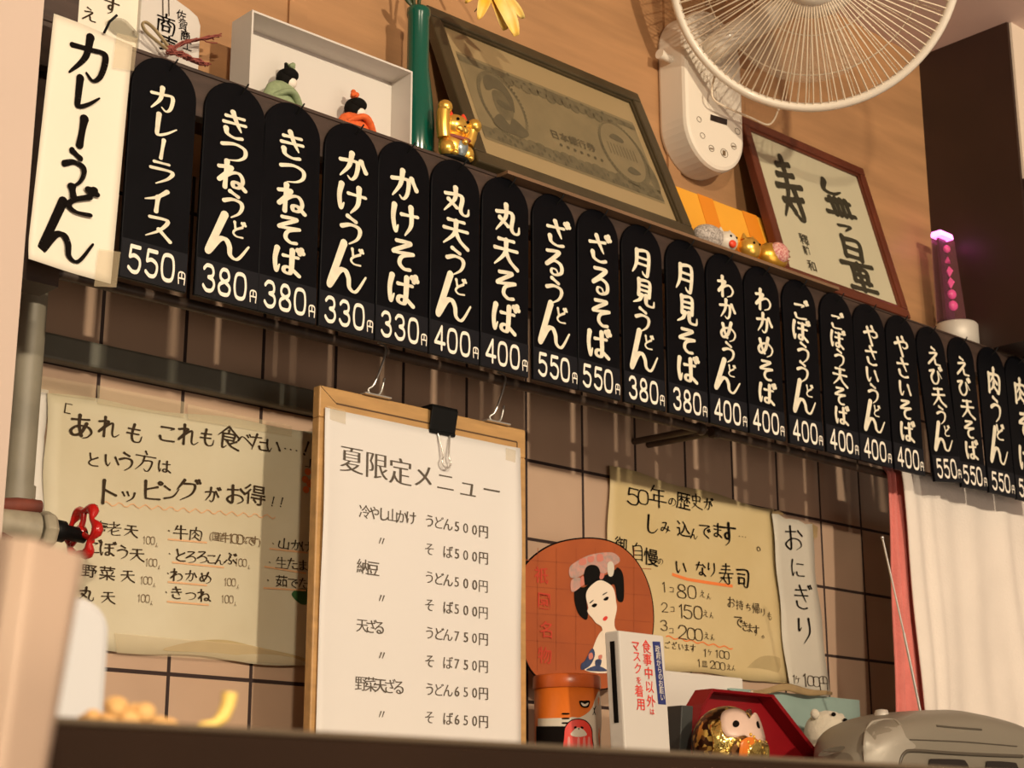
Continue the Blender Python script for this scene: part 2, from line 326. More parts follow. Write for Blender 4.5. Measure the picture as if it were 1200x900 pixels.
# ------------------------------------------------------------------ hand-drawn characters (x right, y down, 0..100; '>' = tapering end)
G = {
'う':"38,6 64,19/20,44 46,33 72,37 78,54 68,78 44,98>", 'N':"34,0 20,44 4,96 26,62 42,57 52,70 56,90 74,94 97,58>", 'ど':"30,12 38,45/78,30 40,54 28,76 48,91 86,88/74,6 82,18/88,2 96,14",
'と':"30,8 38,45/80,28 40,54 28,76 50,91 86,88", 'ん':"50,4 32,50 12,96 34,62 50,58 58,86 72,93 93,62>",
'か':"10,38 50,30 66,36 62,76 48,95 36,86>/45,6 38,50 12,92>/76,24 93,56", 'が':"10,38 48,30 62,36 58,76 46,95 34,86>/42,6 36,50 10,92>/70,28 86,58/80,4 88,15/92,0 99,10",
'レ':"28,8 28,60 31,90 60,76 93,46>", 'ー':"56,5 50,95", 'ラ':"25,12 76,10/14,38 86,36 76,65 34,96>", 'イ':"82,8 50,42 12,62>/54,40 54,97",
'ス':"18,18 79,16 55,60 10,94>/52,58 93,94", 'カ':"10,34 50,30 82,30 78,75 62,94 46,82>/46,4 40,50 10,94>",
'き':"20,24 78,16/15,48 85,38/40,4 56,38 73,66>/24,70 30,88 55,95 78,89", 'つ':"8,38 50,24 84,32 88,58 68,80 34,92>",
'ね':"32,4 32,97/8,30 47,23 12,76 48,42 74,36 87,58 78,84 60,88 56,74 72,70 97,90",
'そ':"28,10 74,8 20,46 86,38 50,55 42,78 58,92 78,90", 'ば':"15,12 10,50 16,92 25,68>/36,32 84,28/64,8 64,75 56,90 40,86 42,72 60,70 90,90/82,2 88,13/93,-3 99,8",
'は':"15,12 10,50 16,92 25,68>/38,32 88,28/66,8 66,75 58,90 40,86 42,72 62,70 92,90", 'け':"14,10 10,50 18,92 26,72>/38,34 93,30/70,6 71,60 50,98>",
'ざ':"14,32 78,22/42,5 56,36 70,62>/24,66 30,86 55,94 78,88/82,2 89,13/92,-3 99,9", 'さ':"14,32 84,22/44,5 58,36 72,62>/24,66 30,86 55,94 80,88",
'る':"26,10 72,8 22,60 50,42 78,52 80,80 56,94 40,88 42,74 58,74 66,88>", '丸':"48,4 46,45 10,96>/12,34 70,28 68,78 80,93 95,88 97,68>/24,52 54,74",
'天':"22,16 79,12/8,46 92,40/50,16 45,56 8,96>/49,50 66,76 94,95", '月':"28,8 27,60 12,96>/28,9 77,6 77,90 62,94 54,84>/30,34 74,32/30,58 74,56",
'見':"28,6 28,62/28,7 73,5 73,60/28,24 71,22/28,42 71,40/28,60 73,58/40,62 32,80 6,96>/60,60 60,84 70,93 92,91 95,72>",
'わ':"32,4 32,97/8,32 47,25 10,78 46,46 74,38 91,58 82,82 58,96>", 'め':"20,22 32,60 44,80/66,6 50,60 24,84 11,66 28,42 62,32 89,52 82,80 58,96>",
'ご':"18,24 72,20 58,32>/18,72 30,90 84,86/82,2 89,13/92,-3 99,9", 'こ':"20,22 78,18 64,30>/18,72 30,90 86,86",
'ぼ':"14,12 8,50 15,92 23,70>/38,14 82,12/36,40 88,36/62,14 62,76 54,90 40,86 42,72 60,70 90,90/88,0 93,10/97,-4 102,6",
'や':"6,46 50,28 82,26 90,44 70,57 56,52>/56,4 66,20/26,16 56,98", 'い':"14,18 16,62 28,88 42,64>/72,24 92,70",
'え':"40,3 62,14/22,36 73,32 8,94 45,62 57,66 62,90 94,93", 'び':"6,26 38,20 15,56 26,88 52,90 70,62 66,22 92,60>/80,6 87,17/91,1 98,12",
'肉':"17,28 17,97/17,29 83,26 83,88 68,95>/50,3 47,28 26,58>/46,40 71,57/48,58 42,74 24,90>/46,70 72,88",
'あ':"18,24 80,18/46,4 44,50 52,88/70,36 50,76 24,88 14,70 40,48 76,50 88,70 74,90 56,97>", 'れ':"32,4 32,97/8,30 47,23 10,78 50,36 66,30 66,78 76,91 95,76>",
'も':"46,4 38,60 48,92 76,90 85,60>/20,30 73,28/15,54 69,52", 'べ':"4,62 34,30 95,80/60,16 68,28/75,10 83,22", 'た':"12,24 62,20/38,4 10,95>/54,46 87,44/50,72 58,88 93,88",
'ト':"36,4 36,97/36,40 82,58", 'ッ':"16,40 27,60/42,34 51,54/84,34 74,68 40,97>", 'ピ':"76,30 24,48/24,8 24,80 34,90 86,88/88,4 80,11 88,18 96,11 88,4",
'ン':"14,20 42,38/14,90 60,72 90,26>", 'グ':"36,6 8,54>/34,22 78,20 68,62 24,97>/82,0 88,10/93,-4 99,7", 'お':"12,28 62,22/36,4 36,88 20,90 11,74 40,52 76,54 87,76 60,95>/74,18 93,36",
'ろ':"26,10 72,8 16,62 54,42 83,56 76,82 36,97>", 'ぶ':"42,6 58,18 46,28/50,36 40,56 60,72 52,92 32,86>/8,84 24,64/72,58 93,80/78,12 84,22/89,8 95,18",
'な':"14,24 60,20/38,4 11,66>/70,16 91,34/66,42 66,80 54,92 38,84 46,72 68,76 92,95", 'り':"26,10 24,52 36,40>/72,6 74,56 44,97>", 'の':"52,20 40,66 22,80 10,62 26,30 58,18 89,38 82,72 52,93>",
'し':"30,4 28,74 42,92 66,88 88,66>", 'み':"20,18 57,14 30,72 14,84 8,70 26,56 92,72/76,42 70,72 52,97>", 'で':"10,22 87,16 52,42 48,72 82,93/74,44 81,54/87,38 93,48",
'ま':"18,22 81,20/22,44 79,42/52,4 52,76 40,92 22,84 34,70 56,72 86,90", 'す':"8,24 93,22/56,4 56,60 42,70 34,56 46,44 58,56 54,82 34,99>", 'に':"16,10 10,50 16,92 26,72>/44,28 86,26/40,72 50,88 90,86",
'ぎ':"18,26 74,18/14,48 80,40/38,6 54,40 70,66>/24,70 30,88 55,95 76,89/82,2 88,12/92,-2 98,8", 'ち':"16,26 80,20/46,4 26,60 56,46 82,60 74,84 38,97>", 'め2':"",
'食':"50,2 8,48>/50,4 94,46/50,20 50,32/28,36 28,94 44,86>/28,36 72,34 70,60/28,48 70,47/28,61 70,60/82,62 58,76/44,64 60,84 93,97",
'方':"48,2 54,14/8,26 93,24/38,48 77,46 68,86 54,96 44,86>/44,26 36,60 8,96>", '牛':"30,8 14,40>/22,30 82,26/6,60 95,56/52,4 52,98", '山':"50,8 50,88/14,38 14,90 88,88/88,36 88,92",
'生':"28,6 10,40>/22,30 84,26/20,58 80,56/6,92 96,90/52,4 52,90", '年':"28,4 10,34>/24,22 84,20/28,46 80,44/28,46 28,70/4,72 97,70/56,22 56,99",
'寿':"28,13 72,6/49,0 49,30 38,62 8,100>/20,31 76,24/8,51 94,40/18,73 86,62/64,50 71,90 60,98 48,90>/36,76 47,88",
'無':"22,0 14,24 42,28 70,16>/12,52 90,40/4,82 98,70/26,44 33,80/43,42 48,78/60,40 64,76/77,38 81,73", 'フ':"18,34 84,16 50,66>",
'量':"30,4 26,38/30,6 78,4 73,38/30,21 73,20/28,38 74,36/2,56 99,46/34,60 32,82/34,61 73,59 71,82/34,71 71,70/52,52 52,97/30,84 80,82/14,99 92,94",
'商':"50,0 50,14/10,18 90,16/34,20 40,32/66,19 58,32/16,36 14,98/16,36 86,34 86,88 74,96>/40,40 30,54/60,40 74,52/36,60 36,84/36,60 66,59 66,82/36,82 66,81",
'円':"14,97 14,8 86,8 86,97/50,8 50,50/14,50 86,50", '0':"50,3 20,12 10,50 20,88 50,97 80,88 90,50 80,12 50,3", '5':"84,5 26,5^ 20,44^ 50,37 82,48 88,70 74,93 42,97 14,84",
'3':"14,18 34,4 66,5 80,22 74,40 46,47^ 78,54 88,74 72,94 36,97 12,82", '8':"50,48 24,38 20,20 36,4 64,4 80,20 76,38 50,48 20,60 11,76 26,95 74,95 89,76 80,60 50,48",
'4':"66,97 66,3^ 8,72^ 92,72", '1':"40,20 58,4^ 58,97", '2':"14,24 30,5 66,4 84,24 72,50 12,96^ 90,96", 'コ':"18,24 80,22 78,82/14,84 84,82",
'「':"70,96 30,96^ 30,20^ 76,18", '」':"70,10 70,84^ 26,86", '・':"46,48 56,54", '…':"10,50 14,51/48,50 52,51/88,50 92,51", '!':"60,6 46,68/40,88 43,92", '。':"50,50 28,62 32,92 60,96 74,76 50,50", '：':"46,30 54,34/46,70 54,74",
'司':"14,14 86,12 84,88 68,97 58,86>/20,34 66,32/26,54 26,84/26,54 60,53 60,82/26,82 60,80", '自':"52,0 40,16/24,18 24,97/24,19 80,17 80,97/24,44 80,42/24,68 80,66/24,93 80,92", '史':"24,18 24,48/24,19 80,17 78,48/24,46 78,44/52,2 48,60 10,97>/30,62 56,82 95,97",
'ケ':"34,4 12,50>/26,32 90,28/62,30 58,66 30,98>", 'マ':"12,18 86,16 50,60/34,46 62,84", '老':"22,20 78,18/50,2 50,42/6,44 95,40/84,14 10,76>/36,56 36,86 50,94 88,90/78,58 38,72",
}
GC = {}
def glyph(ch, w, uniform=False, style=1.):
    key = (ch, round(w, 3), uniform)
    if key in GC: return GC[key]
    V, F = [], []; lay = 0
    for st in G[ch].split('/'):
        taper = st.endswith('>'); st = st.rstrip('>')
        raw = st.split(); P = []; corner = []
        for t in raw:
            corner.append(t.endswith('^')); a, b = t.rstrip('^').split(','); P.append(np.array((float(a) / 100, 1 - float(b) / 100)))
        S = []; n = len(P)
        for i in range(n - 1):
            p0 = P[i - 1] if i > 0 and not corner[i] else P[i] - (P[i + 1] - P[i]) * .5
            p3 = P[i + 2] if i + 2 < n and not corner[i + 1] else P[i + 1] + (P[i + 1] - P[i]) * .5
            if i == 0 and n > 3 and np.allclose(P[0], P[-1]): p0 = P[-2]
            if i == n - 2 and n > 3 and np.allclose(P[0], P[-1]): p3 = P[1]
            for k in range(7 if n > 2 else 5):
                t = k / (7 if n > 2 else 5)
                S.append(.5 * (2 * P[i] + (P[i + 1] - p0) * t + (2 * p0 - 5 * P[i] + 4 * P[i + 1] - p3) * t * t + (3 * P[i] - p0 - 3 * P[i + 1] + p3) * t ** 3))
        S.append(P[-1]); m = len(S); ww = []
        for i in range(m):
            d = n3(np.append(S[min(i + 1, m - 1)] - S[max(i - 1, 0)], 0))[:2]; nn = np.array((-d[1], d[0])); t = i / (m - 1)
            if uniform: r = w / 2
            else:
                r = w / 2 * (.70 + .42 * abs(d[1])) * (1.12 - .24 * math.sin(math.pi * t))
                if taper: r *= 1 - .72 * max(0, (t - .45) / .55) ** 1.3
                else: r *= 1 - .12 * t
            ww.append(r)
        for i in range(m - 1):
            d = S[i + 1] - S[i]; L_ = np.linalg.norm(d)
            if L_ < 1e-6: continue
            nn = np.array((-d[1], d[0])) / L_; o = len(V); zz = lay * .000003; lay += 1
            V += [(*(S[i] + nn * ww[i]), zz), (*(S[i] - nn * ww[i]), zz), (*(S[i + 1] - nn * ww[i + 1]), zz), (*(S[i + 1] + nn * ww[i + 1]), zz)]; F.append((o, o + 1, o + 2, o + 3))
        for i in range(m):
            if 0 < i < m - 1:
                d0, d1 = n3(np.append(S[i] - S[i - 1], 0)), n3(np.append(S[i + 1] - S[i], 0))
                if np.dot(d0, d1) > .995: continue
            r = ww[i] * (1.05 if i == 0 and not uniform else 1); o = len(V); z = lay * .000003; lay += 1
            V += [(S[i][0] + r * math.cos(2 * math.pi * k / 10), S[i][1] + r * math.sin(2 * math.pi * k / 10), z) for k in range(10)]; F.append(tuple(range(o, o + 10)))
    GC[key] = (V, F); return GC[key]
NC = {}; PUTN = [0]
def noto(ch, off=0.):
    key = (ch, off)
    if key in NC: return NC[key]
    c = bpy.data.curves.new('t', 'FONT'); c.body = ch; c.offset = off; c.resolution_u = 3
    o = bpy.data.objects.new('t', c); COL.objects.link(o); dg = bpy.context.evaluated_depsgraph_get()
    me = bpy.data.meshes.new_from_object(o.evaluated_get(dg))
    V = [(v.co.x, v.co.y + .12, 0) for v in me.vertices]; F = [tuple(p.vertices) for p in me.polygons]
    COL.objects.unlink(o); bpy.data.objects.remove(o); bpy.data.curves.remove(c); bpy.data.meshes.remove(me)
    if V:
        xs = [v[0] for v in V]; cx = .5
        if ch.isascii(): V = [(v[0] - (min(xs) + max(xs)) / 2 + .5, v[1] + .02, 0) for v in V]
    NC[key] = (V, F); return NC[key]
def put(mb, ch, c, ex, ey, n, sx, sy, w=.12, uniform=False, font=None, off=0., rot=0., mincho=0, e=.0005):
    """one character centred on c"""
    if ch in ' 　': return
    if font is None: font = ch not in G
    V, F = noto(ch, off) if font else glyph(ch, w, uniform)
    PUTN[0] += 1; e = e + (PUTN[0] % 3) * .00028
    cr, sr = math.cos(rot), math.sin(rot)
    for k in ((-1, 0, 1) if mincho else (0,)):
        W = []
        for x, y, z in V:
            x -= .5; y -= .5; x += k * mincho; x, y = x * cr - y * sr, x * sr + y * cr
            W.append(c + ex * x * sx + ey * y * sy + n * (e + z + k * .00003))
        mb.add(W, F)
def line(mb, chars, p0, p1, h, pl, wx=1., e=.0005, jit=0., **kw):
    """characters of pixel height h spread evenly between photo points p0 and p1 on plane pl"""
    a = pl.hit(*p0); b = pl.hit(*p1); n = len(chars)
    for i, ch in enumerate(chars):
        t = i / (n - 1) if n > 1 else 0; c = a + (b - a) * t; s = h * depth(c) / FPX * 1.03
        put(mb, ch, c, pl.ex, pl.ey, pl.n, s * wx, s, e=e, rot=random.uniform(-jit, jit), **kw)
DENSE = set('食肉老無量商自史年寿生方')
def chars(mb, items, pl, e=.0005, wx=1., jit=.06, w=.12, **kw):
    w0 = w
    for ch, x, y, h in items:
        w = w0 * (.72 if ch in DENSE else 1.)
        c = pl.hit(x, y); s = h * depth(c) / FPX * 1.03
        put(mb, ch, c, pl.ex, pl.ey, pl.n, s * wx, s, w=w, e=e, rot=random.uniform(-jit, jit), **kw)
def pline(mb, P, w, pl, e=.0004, wave=0, nw=0):
    """brush line through photo points"""
    Q = [pl.hit(*p) for p in P]
    if wave:
        a, b = Q[0], Q[-1]; Q = [a + (b - a) * t / 60 + pl.ey * wave * math.sin(t / 60 * nw * 2 * math.pi) for t in range(61)]
    V, F = [], []
    for i, q in enumerate(Q):
        d = n3(Q[min(i + 1, len(Q) - 1)] - Q[max(i - 1, 0)]); nn = np.cross(pl.n, d)
        V += [q + nn * w / 2 + pl.n * e, q - nn * w / 2 + pl.n * e]
    F = [(2 * i, 2 * i + 1, 2 * i + 3, 2 * i + 2) for i in range(len(Q) - 1)]
    mb.add(V, F)
def ppoly(mb, P, pl, e=.0004): mb.poly([pl.hit(x, y, e) for x, y in P][::-1])
def smooth(P, k=5, closed=True):
    P = [np.array(p, float) for p in P]; n = len(P); S = []
    for i in range(n if closed else n - 1):
        g = (lambda j: P[j % n]) if closed else (lambda j: P[min(max(j, 0), n - 1)])
        p0, p1, p2, p3 = g(i - 1), g(i), g(i + 1), g(i + 2)
        for t in (j / k for j in range(k)):
            S.append(.5 * (2 * p1 + (p2 - p0) * t + (2 * p0 - 5 * p1 + 4 * p2 - p3) * t * t + (3 * p1 - p0 - 3 * p2 + p3) * t ** 3))
    if not closed: S.append(P[-1])
    return S
EX, EY, EN = np.array((1., 0, 0)), np.array((0, 0, 1.)), np.array((0, -1., 0))
# ================================================================== setting
XC = at(1088, 230, YU)[0]                      # corner with the dark side wall
ZC = at(1074, 65, YU)[2]                       # ceiling height
b = MB(); b.box(-1.3, 1.95, 0, .08, 0, ZS - .02); b.build('wall_back', M['tile'], kind='structure')
b = MB(); b.box(-1.3, 1.95, YU, .08, ZS - .02, ZC); b.build('wall_upper', M['ply'], kind='structure')
# panel joints of the plywood
xs = at(786, 120, YU)[0]
b = MB()
for x in (xs, xs - .62): b.box(x - .012, x + .012, YU - .004, YU, ZS, ZC)
b.build('trim_1', M['ply'], kind='structure')
YS = atx(1188, 120, XC)[1]
zce = at(1195, 208, YS)[2]
b = MB(); b.box(XC, XC + .006, YS, YU, ZS, ZC); b.box(XC + .006, 1.95, YS - .004, YU, ZS, zce); b.build('wall_right', M['darkwall'], kind='structure')
b = MB(); b.box(XC + .006, 1.95, YS - .004, YU, zce, ZC); b.build('wall_right_end', M['cream'], kind='structure')
XP = at(34, 225, -.35)[0]
b = MB(); b.box(-1.3, XP, -.35, -.27, 0, ZC); b.build('wall_left', M['pinkwhite'], kind='structure')
b = MB(); b.box(-2.2, 3.0, -7., .08, ZC, ZC + .06); b.build('ceiling', M['ceil'], kind='structure')
b = MB(); b.box(-2.2, 3.0, -7., .08, -.06, 0); b.build('floor', M['floor'], kind='structure')
# dark post behind the left edge of the sign
b = MB(); x0 = at(40, 150, -.16)[0]; b.box(x0 - .02, x0 + .028, -.175, -.14, 1.64, ZC); b.build('trim_2', M['boardwood'], kind='structure')
# ================================================================== sign board, shelf, rails
XB0, XB1 = at(63, 170, -.19)[0] - .05, 1.66
b = MB(); b.box(XB0, XB1, -.1955, -.182, 1.838, ZS - .0045)
b.build('sign_board', M['boardwood'], label='long dark wooden fascia board from which the black menu plates hang', cat='board', bevel=.001)
b = MB(); b.box(XB0, .3735, -.1955, YU, ZS - .004, ZS)
b.build('display_shelf', M['boardwood'], label='dark shelf under the white box and the green vase, behind the leftmost plates', cat='shelf', bevel=.001)
b = MB(); b.box(.3745, .985, -.212, YU, ZS - .004, ZS)
b.build('display_shelf', M['shelfwood'], label='thin weathered plank shelf under the banknote frame, its end cut off under the calligraphy frame', cat='shelf')
b = MB(); b.box(.986, XC, -.1955, YU, ZS - .004, ZS - .001)
b.build('display_shelf', M['boardwood'], label='dark lower shelf under the glowing pink lamp beside the dark side wall', cat='shelf', bevel=.001)
YR = -.118
zr = (at(180, 341, YR)[2] + at(640, 464, YR)[2]) / 2
xr = at(829, 515, YR)[0]
for xa, xb, lab in ((XB0 + .02, xr - .008, 'long grimy brown rail below the left and middle menu plates'), (xr + .008, 1.66, 'brown rail below the right menu plates, carrying the towels')):
    t = thing('hanging_rail', lab, 'rail', ((xa + xb) / 2, YR, zr - .006), 'brown rails below the menu board')
    b = MB(); b.tube([(xa, YR, zr), (xb, YR, zr)], .0058, 12); b.build('rail_bar', M['railwood'], t)
    for x in (xa + .006, xb - .006):
        b = MB(); b.tube([(x, YR, zr), (x, -.001, zr + .004)], .0045, 8); b.lathe((x - .005, YR, zr), [(.001, 0), (.0078, 0), (.0078, .010), (.001, .010)], 14, axis=(1, 0, 0)); b.build('bracket', M['railwood'], t)
# ================================================================== menu plates
PL = [(-.095, -.024, 'カレーライス', '550'), (-.015, .056, 'きつねうどん', '380'), (.056, .126, 'きつねそば', '380'), (.129, .199, 'かけうどん', '330'),
      (.201, .271, 'かけそば', '330'), (.273, .343, '丸天うどん', '400'), (.345, .416, '丸天そば', '400'), (.424, .493, 'ざるうどん', '550'), (.494, .563, 'ざるそば', '550'),
      (.570, .641, '月見うどん', '380'), (.647, .718, '月見そば', '380'), (.722, .793, 'わかめうどん', '400'), (.797, .868, 'わかめそば', '400'), (.877, .948, 'ごぼううどん', '400'),
      (.954, 1.026, 'ごぼう天そば', '400'), (1.028, 1.101, 'やさいうどん', '400'), (1.106, 1.178, 'やさいそば', '400'), (1.202, 1.273, 'えび天うどん', '550'),
      (1.2715, 1.339, 'えび天そば', '550'), (1.341, 1.413, '肉うどん', '550'), (1.4155, 1.487, '肉そば', '550')]
ADV = {'う': (.86, 1.), 'ど': (.50, .66), 'ん': (1.0, 1.2), 'ー': (.78, .82), 'つ': (.72, .95), 'こ': (.8, .9), 'ご': (.85, .95), '見': (1.12, 1.1), '月': (1.1, 1.08), '天': (1.02, 1.1), 'い': (.85, .9), 'ば': (1., 1.), 'レ': (.95, 1.)}
def plate(i, x0, x1, text, price):
    zb, zt, yf = 1.655, 1.8835, -.200
    xc = (x0 + x1) / 2; hw = (x1 - x0) / 2
    lab = 'black arched wooden menu plate brushed %s, priced %s yen' % (text, price)
    t = thing('menu_plate', lab, 'menu plate', (xc, yf, zb), 'black menu plates on the sign board')
    lean = {17: .115, 18: .05, 19: .012}.get(i, random.uniform(-.012, .012))
    if i == 18: yf -= -.0015
    cs, sn = math.cos(lean), math.sin(lean)
    def T(x, z, y=yf):                     # plate-local (from bottom centre) to world
        return np.array((xc + x * cs - z * sn, y, zb + x * sn + z * cs))
    H = zt - zb; prof = [(-hw, 0), (hw, 0), (hw, H - hw)] + [(hw * math.cos(a), H - hw + hw * math.sin(a)) for a in (math.pi * k / 20 for k in range(1, 20))] + [(-hw, H - hw)]
    b = MB(); b.prism([T(x, z) for x, z in prof], (0, .004, 0)); b.build('board', M['plate'], t, bevel=.0008)
    b = MB(); b.prism([T(x, z) for x, z in ((-hw + .0005, .0005), (hw - .0005, .0005), (hw - .0005, .038), (-hw + .0005, .038))], (0, -.0006, 0))
    st = b.build('price_strip', M['strip'], t)
    ex = np.array((cs, 0, sn)); ey = np.array((-sn, 0, cs))
    b = MB(); dx = .0178
    pr = price
    for k, d in enumerate(pr):
        put(b, d, T(-.0215 + k * dx, .0195), ex, ey, EN, .0158, .0265, w=.15, uniform=True, e=.0009)
    put(b, '円', T(.0292, .0125), ex, ey, EN, .0085, .0118, w=.13, uniform=True, e=.0009)
    b.build('price_digits', M['digit'], st, label='white price digits')
    b = MB(); r = random.Random(i * 3 + 1)
    top, bot = H - .030, .041
    if i == 0: bot = .043
    adv = [ADV.get(c, (1, 1)) for c in text]; tot = sum(a[0] for a in adv); z = top; u = (top - bot) / tot; dodge = 0
    for k, ch in enumerate(text):
        if ch == 'ん': ch = 'N'
        h = u * adv[k][0]; s = .92 * min(u * adv[k][1], .045) * (1.02 if len(text) < 6 else 1.06)
        zc = z - h / 2; xo = r.uniform(-.0025, .0025); w = min(s * 1.18, .040)
        if ch == 'ど': xo += .0065; w *= .80; s *= .92; zc -= .0035
        if ch == 'N': zc += .009; w = min(w * 1.2, .052); s = min(u * 1.45, .056); xo = -.001
        if ch in 'うつ': w *= 1.0
        put(b, ch, T(xo, zc), ex, ey, EN, w, s * .96, w=.150, rot=r.uniform(-.07, .03), e=.0006); z -= h
    b.build('lettering', M['letter'], t, label='cream brush lettering')
    b = MB(); b.tube([T(.004, H - .011, yf + .0005), T(.005, H - .006, yf - .007), T(.007, H - .001, yf - .009)], .0009, 6); b.build('nail', M['black'], t)
for i, p in enumerate(PL): plate(i, *p)
# white paper sign at the left end
t = None
pl = VP(-.2165)
c4 = [pl.hit(*p) for p in ((63, 16), (156, 53), (129, 333), (30, 305))]
t = thing('paper_menu_sign', 'large cream paper sign brushed カレーうどん covering the left end of the board', 'sign', (c4[0] + c4[1] + c4[2] + c4[3]) / 4)
b = MB()
def psf(u, v):
    p = (c4[0] * (1 - u) + c4[1] * u) * (1 - v) + (c4[3] * (1 - u) + c4[2] * u) * v
    return p + EN * (.0012 * math.sin(u * 5 + v * 2) + .004 * max(0, v - .93) / .07 * (1 - u))
b.grid(psf, 12, 24); b.build('paper', M['paperwhite'], t, solid=.0004)
b = MB()
for ch, x, y, sx, sy, w in (('カ', 104, 70, 53, 56, .145), ('レ', 99, 112, 37, 41, .19), ('ー', 94, 155, 34, 36, .24), ('う', 86, 199, 40, 48, .17), ('ど', 90, 235, 44, 36, .18), ('N', 79, 273, 62, 68, .14)):
    c = pl.hit(x, y); k = depth(c) / FPX
    put(b, ch, c, EX, EY, EN, sx * k * 1.12, sy * k * 1.05, w=w, e=.0018, rot=-.04)
b.build('lettering', M['ink'], t, label='bold black brush lettering')
b = MB(); q = pl.hit(120, 40); b.tube([q + EN * .003, q + EN * .012 + EY * .008, q + EN * .014 + EY * .016 + EX * .006], .0014, 6); b.build('nail', M['black'], t)
b = MB()
for px, py in ((145, 62), (124, 315)):
    b = MB(); q = pl.hit(px, py); b.add([q + EX * dx + EY * dz + EN * .003 for dx, dz in ((-.012, -.02), (.010, -.016), (.012, .018), (-.010, .016))], [(0, 1, 2, 3)]); b.build('clear_tape', M['tape'], t)
# ================================================================== pipes on the tile wall
xp = at(26, 500, -.05)[0]
t = thing('standing_pipe', 'vertical grey painted pipe at the left end of the tiled wall', 'pipe', (xp, -.05, 1.43))
zt0 = 1.47
b = MB(); b.tube([(xp, -.05, zt0), (xp, -.05, 2.0)], .0150, 20); b.build('pipe_body', M['pipe'], t)
b = MB(); b.tube([(xp, -.05, zt0 - .004), (xp, -.05, zt0 + .012)], .0172, 20); b.build('collar', M['pipe'], t, bevel=.001)
b = MB(); b.box(-.135, .45, -.018, -.0005, ZR + .2985, ZR + .3255)
b.build('steel_rail', M['steelrail'], label='dark flat steel rail fixed across the tiles above the toppings poster', cat='rail', bevel=.003)
# valve
Yv = -.075
t = thing('stop_valve', 'old pale pipe valve with rust red tape and red handwheel', 'valve', at(45, 640, Yv))
p = lambda x, y: at(x, y, Yv)
k = depth(p(40, 620)) / FPX
b = MB(); b.tube([p(-25, 610), p(2, 614), p(20, 617), p(41, 620)], [17 * k, 18 * k, 19 * k, 20 * k], 20); b.build('valve_body', M['brass'], t)
b = MB(); b.tube([p(-20, 586), p(-18, 592), p(20, 592), p(47, 594)], [8 * k, 8 * k, 9 * k, 8 * k], 14)
for i in range(5): b.tube([p(-10 + i * 11, 586), p(-5 + i * 11, 598)], 5 * k, 8)
b.tube([p(-12, 606), p(-6, 618), p(12, 626)], [14 * k, 16 * k, 12 * k], 12)
b.build('sealing_tape', M['wrap'], t)
b = MB(); b.lathe(p(44, 621), [(.1 * k, 0), (21 * k, 0), (24 * k, 3 * k), (24 * k, 13 * k), (20 * k, 18 * k), (.1 * k, 18 * k)], 8, axis=n3(p(60, 623) - p(44, 621)), smooth=False); b.build('union_nut', M['brass'], t, bevel=.0008)
b = MB(); ax = n3(p(90, 628) - p(60, 622)); b.lathe(p(58, 620), [(10 * k, 0), (13 * k, 1 * k), (13 * k, 18 * k), (9 * k, 20 * k), (9 * k, 46 * k), (.1 * k, 46 * k)], 18, axis=ax); b.build('stem', M['black'], t)
ax = n3(ax + np.array((0, .06, 0)))
a1 = n3(np.cross(ax, EY)); a2 = np.cross(ax, a1); cw = p(96, 624)
wh = MB()
ring = []
for i in range(48):
    an = 2 * math.pi * i / 48; rr = (28 + 2.6 * math.cos(6 * an)) * k; ring.append(cw + a1 * rr * math.cos(an) + a2 * rr * math.sin(an) + ax * (2 * math.cos(6 * an)) * k)
wh.tube(ring, [(5.2 + 2.2 * math.cos(6 * 2 * math.pi * i / 48)) * k for i in range(48)], 10, closed=True)
for i in range(3):
    an = 2 * math.pi * i / 3 + .5; d = a1 * math.cos(an) + a2 * math.sin(an); wh.tube([cw - ax * 3 * k, cw + d * 14 * k, cw + d * 28 * k], [4.5 * k, 3.6 * k, 4 * k], 8)
wh.lathe(cw - ax * 6 * k, [(.1 * k, 0), (8 * k, 0), (8 * k, 8 * k), (.1 * k, 9 * k)], 12, axis=ax)
wh.build('handwheel', M['redwheel'], t, label='glossy red scalloped handwheel')
# ================================================================== posters on the tiles
def poster(name, label, Y, quad, m, curl=.002, n=(18, 18), wavy=()):
    pl = VP(Y); c = [pl.hit(*q) for q in quad]
    t = thing(name, label, 'poster', (sum(c) / 4)[:3])
    def fn(u, v):
        p = (c[0] * (1 - u) + c[1] * u) * (1 - v) + (c[3] * (1 - u) + c[2] * u) * v
        edge = max(0, abs(v - .5) - .42) / .08 + max(0, abs(u - .5) - .45) / .05
        p = p + EN * curl * edge * (.5 + .5 * math.sin(u * 9 + v * 7))
        p = p + EY * .0022 * math.sin(u * 13 + v) * (1 if v > .99 or v < .01 else 0) + EX * .0018 * math.sin(v * 15) * (1 if u > .99 or u < .01 else 0)
        return p
    b = MB(); b.grid(fn, *n); b.build('paper', m, t, solid=.0004); return t, pl
t, pl = poster('toppings_poster', 'aged handwritten poster listing toppings, left on the tiles behind the clipboard menu', -.004, ((54, 461), (385, 508), (375, 783), (45, 754)), M['aged'])
PE = .0012
b = MB()
